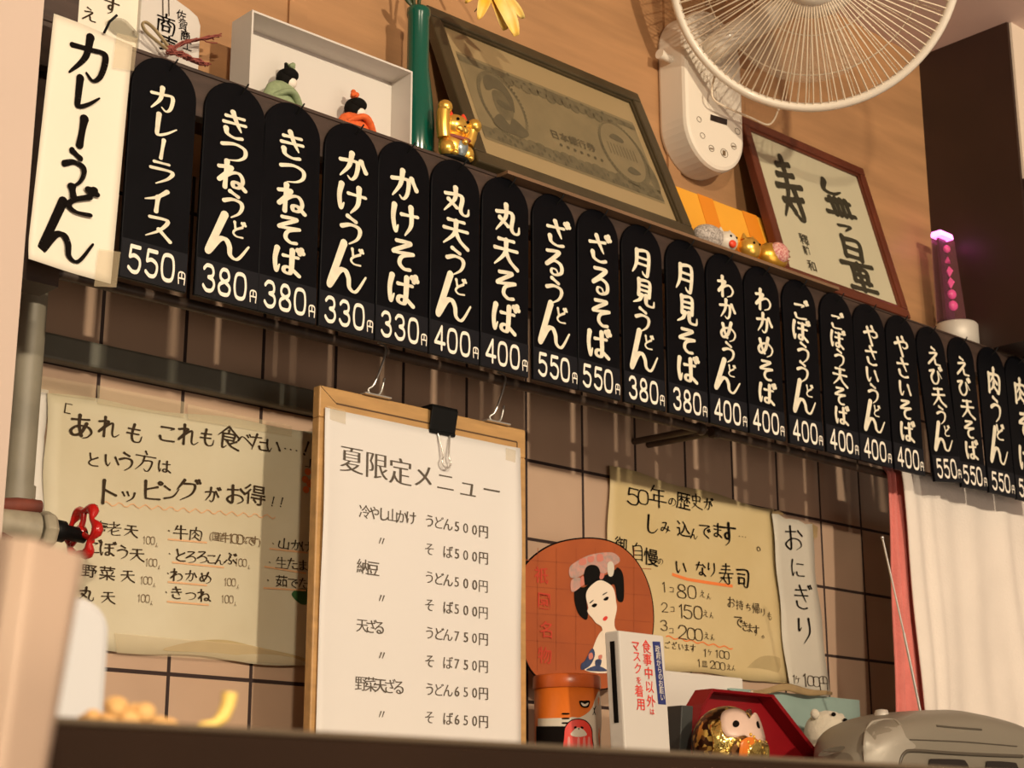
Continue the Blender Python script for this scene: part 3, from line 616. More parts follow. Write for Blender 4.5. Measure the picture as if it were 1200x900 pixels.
L1 = [('「', 79, 478, 14), ('あ', 94, 500, 28), ('れ', 127, 501, 24), ('も', 157, 508, 22), ('こ', 195, 508, 22), ('れ', 220, 510, 24), ('も', 242, 513, 20), ('食', 267, 513, 27), ('べ', 287, 516, 17), ('た', 303, 519, 20), ('い', 319, 523, 18), ('…', 340, 527, 16), ('!', 358, 526, 18), ('」', 360, 543, 12),
      ('と', 108, 539, 16), ('い', 130, 540, 17), ('う', 147, 541, 22), ('方', 170, 541, 24), ('は', 192, 547, 15),
      ('ト', 125, 577, 28), ('ッ', 150, 580, 18), ('ピ', 177, 575, 24), ('ン', 200, 577, 20), ('グ', 219, 575, 26), ('が', 248, 580, 18), ('お', 275, 580, 22), ('!', 319, 588, 12), ('!', 329, 589, 12)]
chars(b, L1, pl, e=PE, wx=1.25, w=.112)
chars(b, [('得', 298, 580, 25)], pl, e=PE, wx=1.25, off=.004)
b.build('heading_lettering', M['inkbrown'], t)
b = MB()
L2 = [('老', 133, 620, 16), ('天', 153, 622, 15), ('・', 197, 622, 10), ('牛', 211, 624, 16), ('肉', 228.5, 626, 16), ('・', 319, 637, 9), ('山', 332, 637, 13), ('か', 346, 639, 12), ('け', 358, 641, 12),
      ('ご', 109, 641, 16), ('ぼ', 125, 644, 16), ('う', 143, 647, 16), ('天', 160, 650, 16), ('・', 198, 649, 9), ('と', 210, 651, 15), ('ろ', 223, 653, 14), ('ろ', 236, 653, 14), ('こ', 247, 655, 12), ('ん', 257, 656, 12), ('ぶ', 269, 655, 14), ('・', 315, 659, 9), ('生', 329, 660, 14), ('た', 342, 661, 13), ('ま', 354, 663, 12),
      ('天', 149, 675, 15), ('・', 196, 672, 9), ('わ', 206, 674, 14), ('か', 223, 675, 13), ('め', 240, 677, 14), ('・', 313, 680, 9), ('で', 342, 683, 12), ('た', 355, 684, 12),
      ('丸', 100, 696, 16), ('天', 126, 700, 15), ('・', 194, 694, 9), ('き', 206, 695, 14), ('つ', 223, 698, 12), ('ね', 238, 698, 14)]
chars(b, L2, pl, e=PE, wx=1.3, w=.108)
chars(b, [('海', 117, 618, 16), ('野', 104, 669, 16), ('菜', 125, 672, 17), ('茹', 329, 681, 14)], pl, e=PE, wx=1.3, off=.004)
b.build('item_lettering', M['inkbrown'], t)
b = MB()
for x, y in ((173, 633), (176, 659), (170, 680), (167, 701), (281, 659), (268, 682), (265, 702)):
    chars(b, [('1', x - 5, y, 9), ('0', x, y + .3, 9), ('0', x + 5, y + .7, 9), ('ん', x + 10, y + 6, 5)], pl, e=PE, wx=.72, w=.11, uniform=False)
line(b, '(国産牛100%です)', (246, 628), (303, 635), 11, pl, e=PE, off=-.004)
b.build('price_notes', M['inkfade'], t)
b = MB(); W = .0019
for P in (((196, 632), (242, 636)), ((201, 659), (262, 665)), ((196, 682), (242, 686)), ((195, 705), (244, 709)), ((315, 643), (360, 648)), ((309, 664), (358, 672)), ((308, 689), (358, 692))): pline(b, P, W, pl, e=PE)
pline(b, ((120, 590), (322, 606)), .0012, pl, e=PE, wave=.0022, nw=14)
b.build('orange_underlines', M['orange_faint'], t)
b = MB()
for x, y, r in ((360, 553, 5), (357, 562, 5), (363, 567, 6), (358, 574, 5)): b.disc(pl.hit(x, y, .0011), EX, EY, r * .0009, r * .0008, 12)
b.build('drawn_flower', M['orange_ink'], t)
b = MB(); ppoly(b, smooth([(341, 697), (349, 690), (362, 692), (362, 706), (352, 708)]), pl, e=.0011); b.build('drawn_leaf', M['leafgreen'], t)
for q in (((132, 742), (290, 756), (352, 772), (352, 780), (135, 766)), ((40, 440), (110, 452), (110, 470), (42, 460)), ((112, 452), (215, 472), (214, 490), (112, 474)), ((218, 474), (340, 500), (340, 512), (218, 492))):
    b = MB(); b.poly([pl.hit(x, y, .003 + .001 * (i % 2)) for i, (x, y) in enumerate(q)]); b.build('clear_tape', M['tape'], t)
b = MB(); ppoly(b, smooth([(190, 762), (225, 752), (262, 750), (300, 758), (355, 771), (356, 779), (300, 771), (250, 765)]), pl, e=.0014); b.build('water_stain', M['pale_stain'], t)
# narrow grey strip behind the pipe
t, pl = poster('paper_strip', 'narrow pale grey paper strip on the tiles behind the vertical pipe', -.002, ((31, 454), (55, 459), (50, 640), (22, 636)), M['whitebox'], n=(3, 10))
# inari poster
t, pl = poster('inari_poster', 'yellowed handwritten inari sushi poster behind the round paper fan', -.004, ((713, 546), (905, 598), (923, 801), (708, 777)), M['aged2'])
b = MB()
A1 = [('5', 741, 582, 20), ('0', 753, 583, 17), ('年', 770, 582, 25), ('の', 787, 588, 12), ('史', 815, 588, 18), ('が', 829, 591, 14), ('し', 763, 615, 22), ('み', 779, 618, 14), ('ん', 812, 626, 12), ('で', 825, 622, 18), ('ま', 840, 622, 17), ('す', 852, 626, 27),
      ('自', 746, 647, 20), ('い', 797, 665, 17), ('な', 820, 667, 16), ('り', 833, 668, 17), ('寿', 850, 673, 23), ('司', 869, 677, 22)]
chars(b, A1, pl, e=PE, wx=1.2, w=.112)
chars(b, [('歴', 800, 587, 22), ('込', 800, 620, 20), ('慢', 762, 653, 21), ('御', 727, 638, 18)], pl, e=PE, wx=1.2, off=.008)
b.build('heading_lettering', M['ink'], t)
b = MB()
A2 = [('1', 777, 688, 12), ('コ', 786, 691, 8), ('8', 798, 693, 16), ('0', 810, 694, 15), ('え', 822, 696, 8), ('ん', 830, 699, 7), ('2', 778, 712, 11), ('コ', 787, 714, 8), ('1', 797, 716, 16), ('5', 805, 717, 16), ('0', 817, 718, 15), ('え', 826, 719, 8), ('ん', 833, 721, 7),
      ('3', 777, 733, 12), ('コ', 786, 739, 8), ('2', 799, 741, 16), ('0', 809, 743, 14), ('0', 818, 744, 14), ('え', 827, 745, 8), ('ん', 834, 747, 7), ('の', 773, 658, 9), ('。', 888, 641, 10), ('…', 869, 629, 12)]
chars(b, A2, pl, e=PE, wx=1.15, w=.095)
b.build('price_lettering', M['inkbrown'], t)
b = MB()
chars(b, [('お', 856, 706, 12), ('ち', 876, 712, 9), ('り', 893, 718, 9), ('も', 901, 722, 9), ('で', 864, 728, 14), ('き', 872, 734, 11), ('ま', 878, 736, 10), ('す', 885, 739, 12), ('。', 893, 745, 6), ('ご', 781, 756, 8), ('ざ', 789, 757, 8), ('い', 797, 758, 8), ('ま', 804, 759, 8), ('す', 811, 760, 9),
          ('1', 825, 765, 9), ('ケ', 831, 765, 7), ('1', 839, 766, 9), ('0', 845, 767, 9), ('0', 851, 768, 9), ('1', 818, 777, 9), ('2', 834, 779, 9), ('0', 840, 780, 9), ('0', 846, 781, 9), ('え', 853, 782, 7), ('ん', 859, 783, 6)], pl, e=PE, wx=1.15, w=.11)
chars(b, [('持', 866, 709, 12), ('帰', 885, 713, 13), ('皿', 825, 778, 9)], pl, e=PE, wx=1.15)
b.build('note_lettering', M['inkbrown'], t)
b = MB(); pline(b, ((787, 673), (805, 679), (830, 683), (858, 687)), .0042, pl, e=.001); b.build('orange_underline', M['orange_ink'], t); b = MB(); pline(b, ((780, 746), (858, 760)), .0016, pl, e=.001, wave=.0014, nw=6); b.build('orange_underline', M['orange_ink'], t)
b = MB(); ppoly(b, smooth([(868, 792), (890, 770), (915, 772), (921, 790), (921, 800), (880, 797)]), pl, e=.0009); b.build('water_stain', M['pale_stain'], t)
# onigiri strip
t, pl = poster('rice_ball_strip', 'narrow pale paper strip written おにぎり hanging beside the yellowed poster', -.009, ((903, 602), (950, 615), (971, 817), (923, 806)), M['greypaper'], n=(6, 18))
b = MB(); chars(b, [('お', 929, 631, 29), ('に', 934, 666, 22), ('ぎ', 939, 700, 29), ('り', 942, 739, 31)], pl, e=.0014, wx=1.25, w=.075)
b.build('lettering', M['ink'], t)
b = MB(); chars(b, [('1', 929, 796, 10), ('ケ', 934, 797, 9), ('1', 942, 797, 15), ('0', 949, 798, 12), ('0', 956, 799, 12), ('円', 964, 801, 15)], pl, e=.0014, wx=1.2, w=.09); b.build('price_lettering', M['inkbrown'], t)
b = MB(); b.poly([pl.hit(x, y, .002) for x, y in ((903, 600), (912, 598), (918, 603), (906, 605))]); b.build('tape_mark', M['stain'], t); b = MB(); b.poly([pl.hit(x, y, .001) for x, y in ((949, 612), (958, 618), (957, 630), (951, 632))]); b.build('tape_mark', M['stain'], t)
# ================================================================== clipboard menu
Yc = -.115; pl = VP(Yc)
f = [pl.hit(375, 450), pl.hit(616, 505)]; XL, XR = f[0][0], f[1][0]; ZT = (f[0][2] + f[1][2]) / 2; ZB = ZT - .40
t = thing('framed_menu', 'pine framed board with a printed white summer menu under a black clip', 'menu board', ((XL + XR) / 2, Yc, ZB))
b = MB()
b.box(XL, XR, Yc, Yc + .012, ZT - .034, ZT); b.box(XL, XR, Yc, Yc + .012, ZB, ZB + .03); b.box(XL, XL + .020, Yc, Yc + .012, ZB + .03, ZT - .034); b.box(XR - .018, XR, Yc, Yc + .012, ZB + .03, ZT - .034)
b.build('frame', M['pine'], t, bevel=.0015)
b = MB(); b.box(XL + .018, XR - .016, Yc + .006, Yc + .011, ZB + .02, ZT - .02); b.build('backing', M['pine'], t)
b = MB()
zg = ZT - .0165; b.box(XL + .022, XR - .014, Yc - .0003, Yc + .001, zg - .0009, zg + .0009); b.box(XR - .0145, XR - .013, Yc - .0003, Yc + .001, zg - .016, zg)
b.tube([(XL + .001, Yc - .0001, ZT - .001), (XL + .022, Yc - .0001, zg)], .0004, 4)
b.build('groove', M['groove'], t)
s = [pl.hit(379, 474), pl.hit(606, 531)]; sx0, sx1, szt = XL + .0055, XR - .0115, ZT - .024
def sheet(u, v):
    return np.array((sx0 + (sx1 - sx0) * u, Yc - .0012 - .004 * (max(0, abs(u - .5) - .40) / .10) ** 2 * (.4 + .6 * math.sin(min(v, .6) * 5.2) ** 2), szt - (szt - ZB - .012) * v))
b = MB(); b.grid(sheet, 30, 30); sh = b.build('printed_sheet', M['sheet'], t, solid=.0004)
E1 = .0020
b = MB()
hs = [('夏', 410.7, 539, 33), ('限', 440, 546, 33), ('定', 468, 553, 33), ('メ', 494.7, 558, 30), ('ニ', 521, 565, 28), ('ュ', 547, 570, 30), ('ー', 574.7, 575, 28)]
for ch, x, y, h in hs:
    c = pl.hit(x, y); s_ = h * depth(c) / FPX * 1.06; put(b, ch, c, EX, EY, EN, s_ * 1.05, s_, font=True, off=-.016, mincho=.026, e=E1)
b.build('heading_print', M['inkgrey'], sh)
b = MB(); kw = dict(font=True, off=-.006, mincho=.016, e=E1)
def row(*a, **k2):
    b = MB(); line(b, *a, **k2); b.build('menu_line', M['inkgrey'], sh)
row('冷やし山かけ', (426, 600), (480, 607), 17, pl, wx=1.0, **kw)
for y in (634, 701, 768, 837): b = MB(); chars(b, [('〃', 446, y, 15)], pl, jit=0, **kw); b.build('ditto_mark', M['inkgrey'], sh)
row('納豆', (424, 664), (436, 666.5), 18, pl, wx=1.05, **kw)
row('天ざる', (423, 733), (443, 735.5), 17, pl, wx=1.05, **kw)
row('野菜天ざる', (422, 801), (466, 805.5), 18, pl, wx=1.05, **kw)
for y0, y1, tx in ((610, 623, 'うどん500円'), (643, 654, 'そ　ば500円'), (676, 687, 'うどん500円'), (708.5, 718, 'そ　ば500円'), (741, 749, 'うどん750円'), (774, 781, 'そ　ば750円'), (807, 812.5, 'うどん650円'), (840, 845.5, 'そ　ば650円')):
    row(tx, (502, y0 + .6), (565, y1), 16, pl, wx=1.0, **kw)
for x, y in ((393, 487), (600, 535)):
    b = MB(); q = pl.hit(x, y, .0026); b.add([q + EX * i + EY * j for i, j in ((-.012, -.006), (.012, -.008), (.012, .007), (-.012, .008))], [(0, 1, 2, 3)]); b.build('tape_piece', M['tape'], sh)
# binder clip
q = pl.hit(515, 493)
t = thing('binder_clip', 'black binder clip gripping the top edge of the framed menu', 'clip', (q[0], Yc - .006, ZT - .03))
xa, xb = pl.hit(501, 490)[0], pl.hit(531, 490)[0]; z0, z1 = ZT - .0255, ZT + .0045
b = MB(); b.prism([(xa, y, z) for y, z in ((Yc - .0035, z0), (Yc - .009, z1 - .004), (Yc - .007, z1), (Yc + .015, z1), (Yc + .018, z1 - .004), (Yc + .0135, z0), (Yc + .0125, z0 + .002), (Yc + .0155, z1 - .005), (Yc - .006, z1 - .005), (Yc - .0025, z0 + .001))], (xb - xa, 0, 0)); b.build('spring_body', M['black'], t, bevel=.0006)
b = MB(); b.tube([(xa + .001, Yc - .0035, z0), (xb - .001, Yc - .0035, z0)], .0021, 10); b.build('rolled_edge', M['black'], t)
b = MB(); xm = (xa + xb) / 2 + .002; zl = pl.hit(517, 549)[2]
b.tube(smooth([(xm - .009, Yc - .0035, z0), (xm - .0042, Yc - .008, zl + .014), (xm - .0066, Yc - .009, zl + .006), (xm - .003, Yc - .009, zl), (xm + .003, Yc - .009, zl), (xm + .0066, Yc - .009, zl + .006), (xm + .0042, Yc - .008, zl + .014), (xm + .009, Yc - .0035, z0)], 5, False), .0011, 8)
b.build('wire_handle', M['chrome'], t)
# hooks holding the frame
for (xh, yh), lab in (((430, 438), 'bent chrome wire hook holding the left top of the framed menu'), ((572, 468), 'thin wire hook holding the right top of the framed menu')):
    q = pl.hit(xh, yh)
    t = thing('wire_hook', lab, 'hook', (q[0], -.15, ZT))
    b = MB(); b.tube(smooth([(q[0] + .012, YR, zr + .009), (q[0] + .016, YR - .009, zr), (q[0] + .006, YR - .004, ZT + .014), (q[0], YR, ZT + .006), (q[0] + .004, -.118, ZT + .0015), (q[0] + .016, -.118, ZT + .004), (q[0] + .021, -.119, ZT + .022)], 6, False), .0012, 8); b.build('wire', M['chrome'], t)
    b = MB(); b.box(q[0] - .006, q[0] + .030, -.121, -.112, ZT, ZT + .0016); b.build('hook_plate', M['chrome'], t)
# ================================================================== things on the display shelf
# left: framed writing board, wooden tablet, red cord ornament
Yb = YU - .010; pl = VP(Yb)
x0, x1 = pl.hit(87, 15)[0], pl.hit(163, 30)[0]
t = thing('writing_board', 'old framed writing board with brushed characters, behind the cream paper sign', 'picture', ((x0 + x1) / 2, Yb, ZS))
b = MB(); b.box(x0, x1, Yb, Yb + .009, ZS, ZS + .27); b.build('paper_panel', M['mount'] if False else M['paperwhite'], t, bevel=.001)
b = MB(); b.box(x0 - .012, x0, Yb - .004, Yb + .0095, ZS, ZS + .28); b.build('frame_edge', M['boardwood'], t, bevel=.001)
b = MB(); chars(b, [('え', 104, 17, 17), ('す', 130, 8, 20), ('う', 134, -8, 12)], pl, e=.0006, wx=1.1, w=.12); b.build('lettering', M['inkbrown'], t)
b = MB(); ppoly(b, smooth([(123, 26), (140, 23), (152, 32), (163, 47), (150, 48), (130, 38)]), pl, e=.004); b.build('grey_tag', M['greytag'], t)
Yt = YU - .016; pl = VP(Yt)
xa, xb = pl.hit(164, 30)[0], pl.hit(234, 60)[0]; zt = pl.hit(226, 12)[2]
t = thing('wooden_tablet', 'pale wooden tablet with rounded top brushed 商売, behind the red cord ornament', 'tablet', ((xa + xb) / 2, Yt, ZS))
prof = [(xa, ZS), (xb, ZS), (xb, zt - .014), (xb - .004, zt - .005), (xb - .014, zt)] + [(xa + .02, zt + .012), (xa, zt + .012)]
b = MB(); b.prism([(x, Yt, z) for x, z in prof], (0, .008, 0)); b.build('tablet_body', M['cardwhite'], t, bevel=.0015)
b = MB(); chars(b, [('商', 194, 29, 25)], pl, e=.0006, wx=1.1, w=.13); chars(b, [('売', 197, 52, 22)], pl, e=.0006, wx=1.1, off=.012)
line(b, '佐賀商工', (212, 18), (219, 54), 13, pl, off=.002); b.build('lettering', M['ink'], t)
b = MB()
for x in (190, 197): pline(b, ((x, -14), (x + .5, 19)), .0011, pl, e=.0012)
b.build('rubber_band', M['inkbrown'], t)
Yo = YU - .032; pl = VP(Yo); q = pl.hit(200, 58)
t = thing('cord_ornament', 'red twisted cord ornament with a pale folded paper loop, before the wooden tablet', 'ornament', (q[0], Yo, ZS))
b = MB(); lp = [pl.hit(x, y) for x, y in smooth([(196, 58), (186, 50), (172, 38), (167, 29), (170, 26), (178, 31), (190, 45), (198, 56)], 5, False)]; b.tube(lp, .0024, 8, flat=.6); b.build('paper_loop', M['mount'], t)
b = MB(); rr = random.Random(4)
for i in range(9):
    dx, dy = rr.uniform(-3, 3), rr.uniform(-3, 3)
    b.tube([pl.hit(x, y) + EN * rr.uniform(-.003, .006) for x, y in smooth([(198 + dx, 60 + dy * .4), (212, 52 + dy), (228 + dx, 47 + dy * .6), (258 - rr.uniform(0, 8), 43 + rr.uniform(-2, 7))], 4, False)], .0007, 5)
for i in range(10):
    dx, dy = rr.uniform(-5, 5), rr.uniform(-4, 4)
    b.tube([pl.hit(x, y) + EN * rr.uniform(-.003, .006) for x, y in smooth([(196 + dx, 58 + dy), (206 + dx, 62 + dy), (220, 66 + dy), (240 + dx, 76 + dy * .5)], 4, False)], .0009, 5)
b.ball(pl.hit(200, 57), .005, .004, .004); b.build('red_cords', M['pinkcord'], t)
# ---- white box with two dolls
Yx = -.180; p0 = at(295.6, 13.6, Yx); p1 = at(483.6, 81.6, Yx); X0, X1, ZX = p0[0], p1[0], (p0[2] + p1[2]) / 2; Yk = atx(272, 29, X0)[1]; w = .0022
t = thing('display_box', 'open white cardboard box lying on its side around two paper dolls', 'box', ((X0 + X1) / 2, Yx, ZS))
for nm, bx in (('back_panel', (X0, X1, Yk - w, Yk, ZS, ZX)), ('top_panel', (X0, X1, Yx, Yk - w, ZX - w, ZX)), ('bottom_panel', (X0, X1, Yx, Yk - w, ZS, ZS + w)), ('side_panel', (X0, X0 + w, Yx, Yk - w, ZS + w, ZX - w)), ('side_panel', (X1 - w, X1, Yx, Yk - w, ZS + w, ZX - w))):
    b = MB(); b.box(*bx); b.build(nm, M['cardwhite'], t)
def doll(px, py, hx, hy, mk, lab, green):
    Yd = -.163; pl = VP(Yd); c = pl.hit(px, py); z0 = ZS + w; k = depth(c) / FPX; h = pl.hit(hx, hy)
    t = thing('paper_doll', lab, 'doll', (c[0], Yd, z0), 'dolls in the white box')
    b = MB(); zs = h[2] - 7 * k
    b.lathe((c[0], Yd, z0), [(.001, 0), (27 * k, 0), (27.5 * k, 4 * k), (25 * k, .52 * (zs - z0)), (20 * k, .84 * (zs - z0)), (12 * k, zs - z0), (.001, zs - z0 + 2 * k)], 24, sy=.52); 
    b.build('kimono', mk, t)
    b = MB(); b.tube(smooth([(c[0] - 15 * k, Yd - .006, z0 + 14 * k), (c[0] - 4 * k, Yd - .0145, z0 + 20 * k), (c[0] + 6 * k, Yd - .0155, z0 + 19 * k), (c[0] + 18 * k, Yd - .010, z0 + 8 * k)], 4, False), [5 * k] * 13, 8, flat=.7); b.build('sleeves', mk, t)
    b = MB(); b.ball(h, 12.5 * k, 10.5 * k, 13 * k); b.build('hair', M['hair'], t)
    b = MB(); b.ball(h + EN * 4.5 * k - EY * 4.5 * k + EX * 4 * k, 8 * k, 6.5 * k, 7 * k); b.build('face', M['skin'], t)
    b = MB(); b.ball(h + EN * 5 * k + EX * 2 * k + EY * 5 * k, 11.5 * k, 8.4 * k, 8 * k); b.build('fringe', M['hair'], t)
    tp = h + EY * 12 * k
    if green:
        b = MB(); b.tube([tp - EY * 3 * k, tp + EY * 6 * k, tp + EY * 9 * k - EX * 1.5 * k], [3 * k, 2.5 * k, 1.5 * k], 8); b.build('topknot', M['hair'], t)
    b = MB(); rr = random.Random(px)
    o = tp + EY * 5 * k + EX * (6 * k if green else 0)
    for i in range(9): b.ball(o + np.array((rr.uniform(-4, 4), rr.uniform(-3, 3), rr.uniform(-5, 5))) * k, 3.2 * k, seg=8, ring=6)
    b.build('pompon', mk, t)
    if not green:
        b = MB(); o = h - EY * 17 * k + EN * 15 * k + EX * 1 * k
        b.poly([o + EX * (4 if i % 2 == 0 else 1.8) * k * math.cos(i * math.pi / 5) + EY * (4 if i % 2 == 0 else 1.8) * k * math.sin(i * math.pi / 5) for i in range(10)]); b.build('star_tie', M['hair'], t)
    else:
        b = MB()
        for i in range(26):
            a = rr.uniform(-2.6, -.5); u = rr.uniform(.1, .75); r = (26.5 - 14 * u) * k
            b.disc((c[0] + r * math.cos(a) * 1.01, Yd + r * math.sin(a) * .54, z0 + u * (zs - z0)), EX, EY, .9 * k, n=6)
        b.build('dots', M['cardwhite'], t)
doll(330, 118, 335, 93, M['kimgreen'], 'paper doll in sage green spotted kimono, on the left in the white box', True)
doll(416, 150, 415, 128, M['kimorange'], 'paper doll in bright orange kimono, on the right in the white box', False)
# ---- green vase with flowers
Yg = -.150; c = at(489, 120, Yg); k = depth(c) / FPX; cx = c[0]
t = thing('flower_vase', 'tall dark green glass bottle vase with yellow flowers, between the box and the banknote frame', 'vase', (cx, Yg, ZS))
zt = at(487, 8, Yg)[2]
b = MB(); b.lathe((cx, Yg, ZS), [(.001, 0), (19 * k, 0), (20.5 * k, 3 * k), (20.5 * k, .26 * (zt - ZS)), (17.5 * k, .44 * (zt - ZS)), (13 * k, .62 * (zt - ZS)), (12.8 * k, .93 * (zt - ZS)), (14.2 * k, .95 * (zt - ZS)), (14.2 * k, .985 * (zt - ZS)), (11 * k, zt - ZS), (9 * k, zt - ZS - .004), (8.5 * k, zt - ZS - .06), (.001, zt - ZS - .061)], 32); b.build('bottle', M['green'], t)
b = MB(); top = np.array((cx, Yg, zt)); fl = at(572, -18, -.19)
stem = smooth([(cx, Yg, zt - .05), (cx + .002, Yg - .002, zt + .03), (cx + .02, Yg - .02, zt + .075), fl + np.array((-.02, .01, .035)), fl + EY * .012], 6, False)
b.tube(stem, .0022, 8); b.tube(smooth([(cx - .003, Yg, zt - .05), (cx - .008, Yg + .003, zt + .04), (cx - .03, Yg - .01, zt + .10)], 5, False), .002, 8); b.build('stem', M['leaf'], t)
def petal(mb, base, tip, side, wd, curl):
    base, tip, side = np.array(base), np.array(tip), n3(side); d = tip - base; nn = n3(np.cross(d, side))
    def f(u, v):
        ww = wd * math.sin(math.pi * min(.95, .10 + .85 * v)) ** .5; x = (u - .5) * 2
        return base + d * v + side * x * ww + nn * (curl * math.sin(math.pi * v) + wd * .5 * x * x)
    mb.grid(f, 6, 10)
for (tx, ty, Yp), wd in (((603, 43, -.205), .0105), ((590, 36, -.195), .0095), ((561, 23, -.195), .009), ((546, 4, -.18), .008), ((611, 22, -.20), .008)):
    b = MB(); tip = at(tx, ty, Yp); petal(b, fl + (tip - fl) * .05, tip, (.8, -.3, .2), wd, .006); b.build('petal', M['petal'], t, solid=.0006)
b = MB(); petal(b, fl, at(556, 13, -.175), (.5, -.3, .6), .004, .004); petal(b, (cx, Yg, zt), at(477, -12, Yg), (1, 0, .3), .006, .004); b.build('leaf', M['leaf'], t, solid=.0006)
# ---- leaning frames
def lean_frame(name, label, cat, br, tr, tl, yb, fw, mf, inner_m, depth_=.014):
    d = ray(*br); 
    Pbr = CAM + d * (yb - CAM[1]) / d[1]; Pbr[2] = ZS + .0
    X = at(br[0], br[1], yb)[0]; Ptr = atx(tr[0], tr[1], X)
    up = n3(Ptr - np.array((X, yb, ZS))); H = np.linalg.norm(Ptr - np.array((X, yb, ZS)))
    n = np.cross(EX, up); n = n if n[1] < 0 else -n
    pl = Plane((X, yb, ZS), n)
    Xl = pl.hit(*tl)[0]; Wd = X - Xl
    o = np.array((Xl, yb, ZS + .0004 + max(0, n[2]) * depth_)); t = thing(name, label, cat, o + EX * Wd / 2)
    back = -n * depth_
    for vv in (0, H - fw): b = MB(); b.obox(o + up * vv, EX * Wd, up * fw, back); b.build('rail', mf, t, bevel=.002)
    for uu in (0, Wd - fw): b = MB(); b.obox(o + up * fw + EX * uu, EX * fw, up * (H - 2 * fw), back); b.build('stile', mf, t, bevel=.002)
    g = .004
    b = MB()
    for (u0, v0, uu, vv) in ((fw, fw, Wd - 2 * fw, g), (fw, H - fw - g, Wd - 2 * fw, g), (fw, fw + g, g, H - 2 * fw - 2 * g), (Wd - fw - g, fw + g, g, H - 2 * fw - 2 * g)): b.obox(o + EX * u0 + up * v0 - n * .003, EX * uu, up * vv, -n * .005)
    b.build('inner_moulding', mf, t)
    b = MB(); b.obox(o + EX * fw + up * fw - n * .006, EX * (Wd - 2 * fw), up * (H - 2 * fw), -n * .004); b.build('picture_sheet', inner_m, t)
    return t, Plane(o - n * .006, n), o, up, n, Wd, H
t, pl, o, up, n, Wd, H = lean_frame('banknote_frame', 'large olive brown frame holding a faded old banknote, leaning behind the gold cat', 'picture frame', (817, 277), (748, 114), (500, 10), -.200, .0175, M['frameolive'], M['mount'])
def Q(u, v, e=.0004): return o - n * .006 + EX * (Wd * u) + up * (H * v) + n * e
b = MB(); u0, u1, v0, v1 = .085, .915, .20, .76
b.poly([Q(u0, v0), Q(u1, v0), Q(u1, v1), Q(u0, v1)]); nt_ = b.build('banknote', M['note'], t)
b = MB()
def ell(mb, cu, cv, ru, rv, e, n_=30): mb.poly([Q(cu + ru * math.cos(2 * math.pi * i / n_), cv + rv * math.sin(2 * math.pi * i / n_), e) for i in range(n_)])
def band(mb, u0, u1, v0, v1, e): mb.poly([Q(u0, v0, e), Q(u1, v0, e), Q(u1, v1, e), Q(u0, v1, e)])
band(b, u0, u1, .215, .285, .0007); band(b, u0, u1, .70, .74, .0007)
for i in range(14): ell(b, .30 + i * .038, .69 + .008 * math.sin(i * 2.2), .024, .032, .0008, 12)
for i in range(20): ell(b, .16 + i * .037, .285 + .006 * math.sin(i * 1.7), .022, .018, .0008, 10)
ell(b, .225, .49, .10, .215, .0007); ell(b, .79, .47, .115, .215, .0007); ell(b, .905, .36, .02, .10, .0007, 12)
b.build('engraved_border', M['notemid'], nt_)
for cu, ru in ((.225, .088), (.785, .098)): b = MB(); ell(b, cu, .48, ru, .195, .0009); b.build('oval_ground', M['note'], nt_)
b = MB()
def blob(mb, P, e): mb.poly([Q(*p, e) for p in smooth(P, 4)])
blob(b, [(.165, .56), (.175, .64), (.215, .675), (.262, .65), (.285, .57), (.278, .49), (.268, .46), (.258, .53), (.245, .575), (.21, .585), (.185, .56)], .0012)
blob(b, [(.15, .33), (.17, .385), (.20, .41), (.225, .36), (.25, .415), (.285, .385), (.305, .34), (.27, .30), (.22, .295), (.18, .30)], .0012)
b2 = MB(); blob(b2, [(.185, .47), (.195, .56), (.23, .58), (.262, .55), (.268, .47), (.25, .41), (.22, .385), (.195, .41)], .00105); b2.build('portrait_tint', M['notemid'], nt_)
blob(b, [(.20, .50), (.222, .515), (.255, .50), (.262, .47), (.235, .46), (.205, .475)], .0013)
for i in range(9): b.poly([Q(.715 + i * .016, .44, .0012), Q(.718 + i * .016, .44, .0012), Q(.718 + i * .016, .52, .0012), Q(.715 + i * .016, .52, .0012)])
blob(b, [(.74, .56), (.77, .60), (.81, .58), (.80, .55)], .0012); blob(b, [(.77, .35), (.80, .39), (.84, .36), (.80, .335)], .0012)
for i in range(46):
    u = .11 + i * .0172; v = .245 + .02 * math.sin(i * 1.9); blob(b, [(u, v), (u + .006, v + .014), (u + .012, v), (u + .006, v - .012)], .0010)
    if i % 2: blob(b, [(u, v + .475), (u + .008, v + .484), (u + .016, v + .475), (u + .008, v + .466)], .0010)
for r0 in (1.04, 1.12):
    for j in range(56):
        a_ = 2 * math.pi * j / 56
        for cu, cv, ru, rv in ((.225, .49, .088, .198), (.785, .475, .098, .19)):
            p_ = [(cu + ru * r0 * math.cos(a_ + q_), cv + rv * r0 * math.sin(a_ + q_)) for q_ in (0, .06)]
            b.poly([Q(p_[0][0], p_[0][1], .001), Q(p_[1][0], p_[1][1], .001), Q(p_[1][0] + .003, p_[1][1] + .004, .001), Q(p_[0][0] + .003, p_[0][1] + .004, .001)])
for i, ch in enumerate('日本銀行券'):
    put(b, ch, Q(.44 + i * .043, .415 + .002 * i, .0012), EX, up, n, .0155, .0155, off=.006, e=0)
for i in range(7): ell(b, .455 + i * .032, .355, .0065, .010, .0012, 8)
b.build('engraving', M['notedark'], nt_)
t, pl, o, up, n, Wd, H = lean_frame('calligraphy_frame', 'mahogany frame of brushed calligraphy on pale paper, leaning below the wall fan', 'picture frame', (1068, 369), (1012, 200), (873, 155), -.190, .0145, M['mahog'], M['ricepaper'])
ex, ey = pl.ex, pl.ey
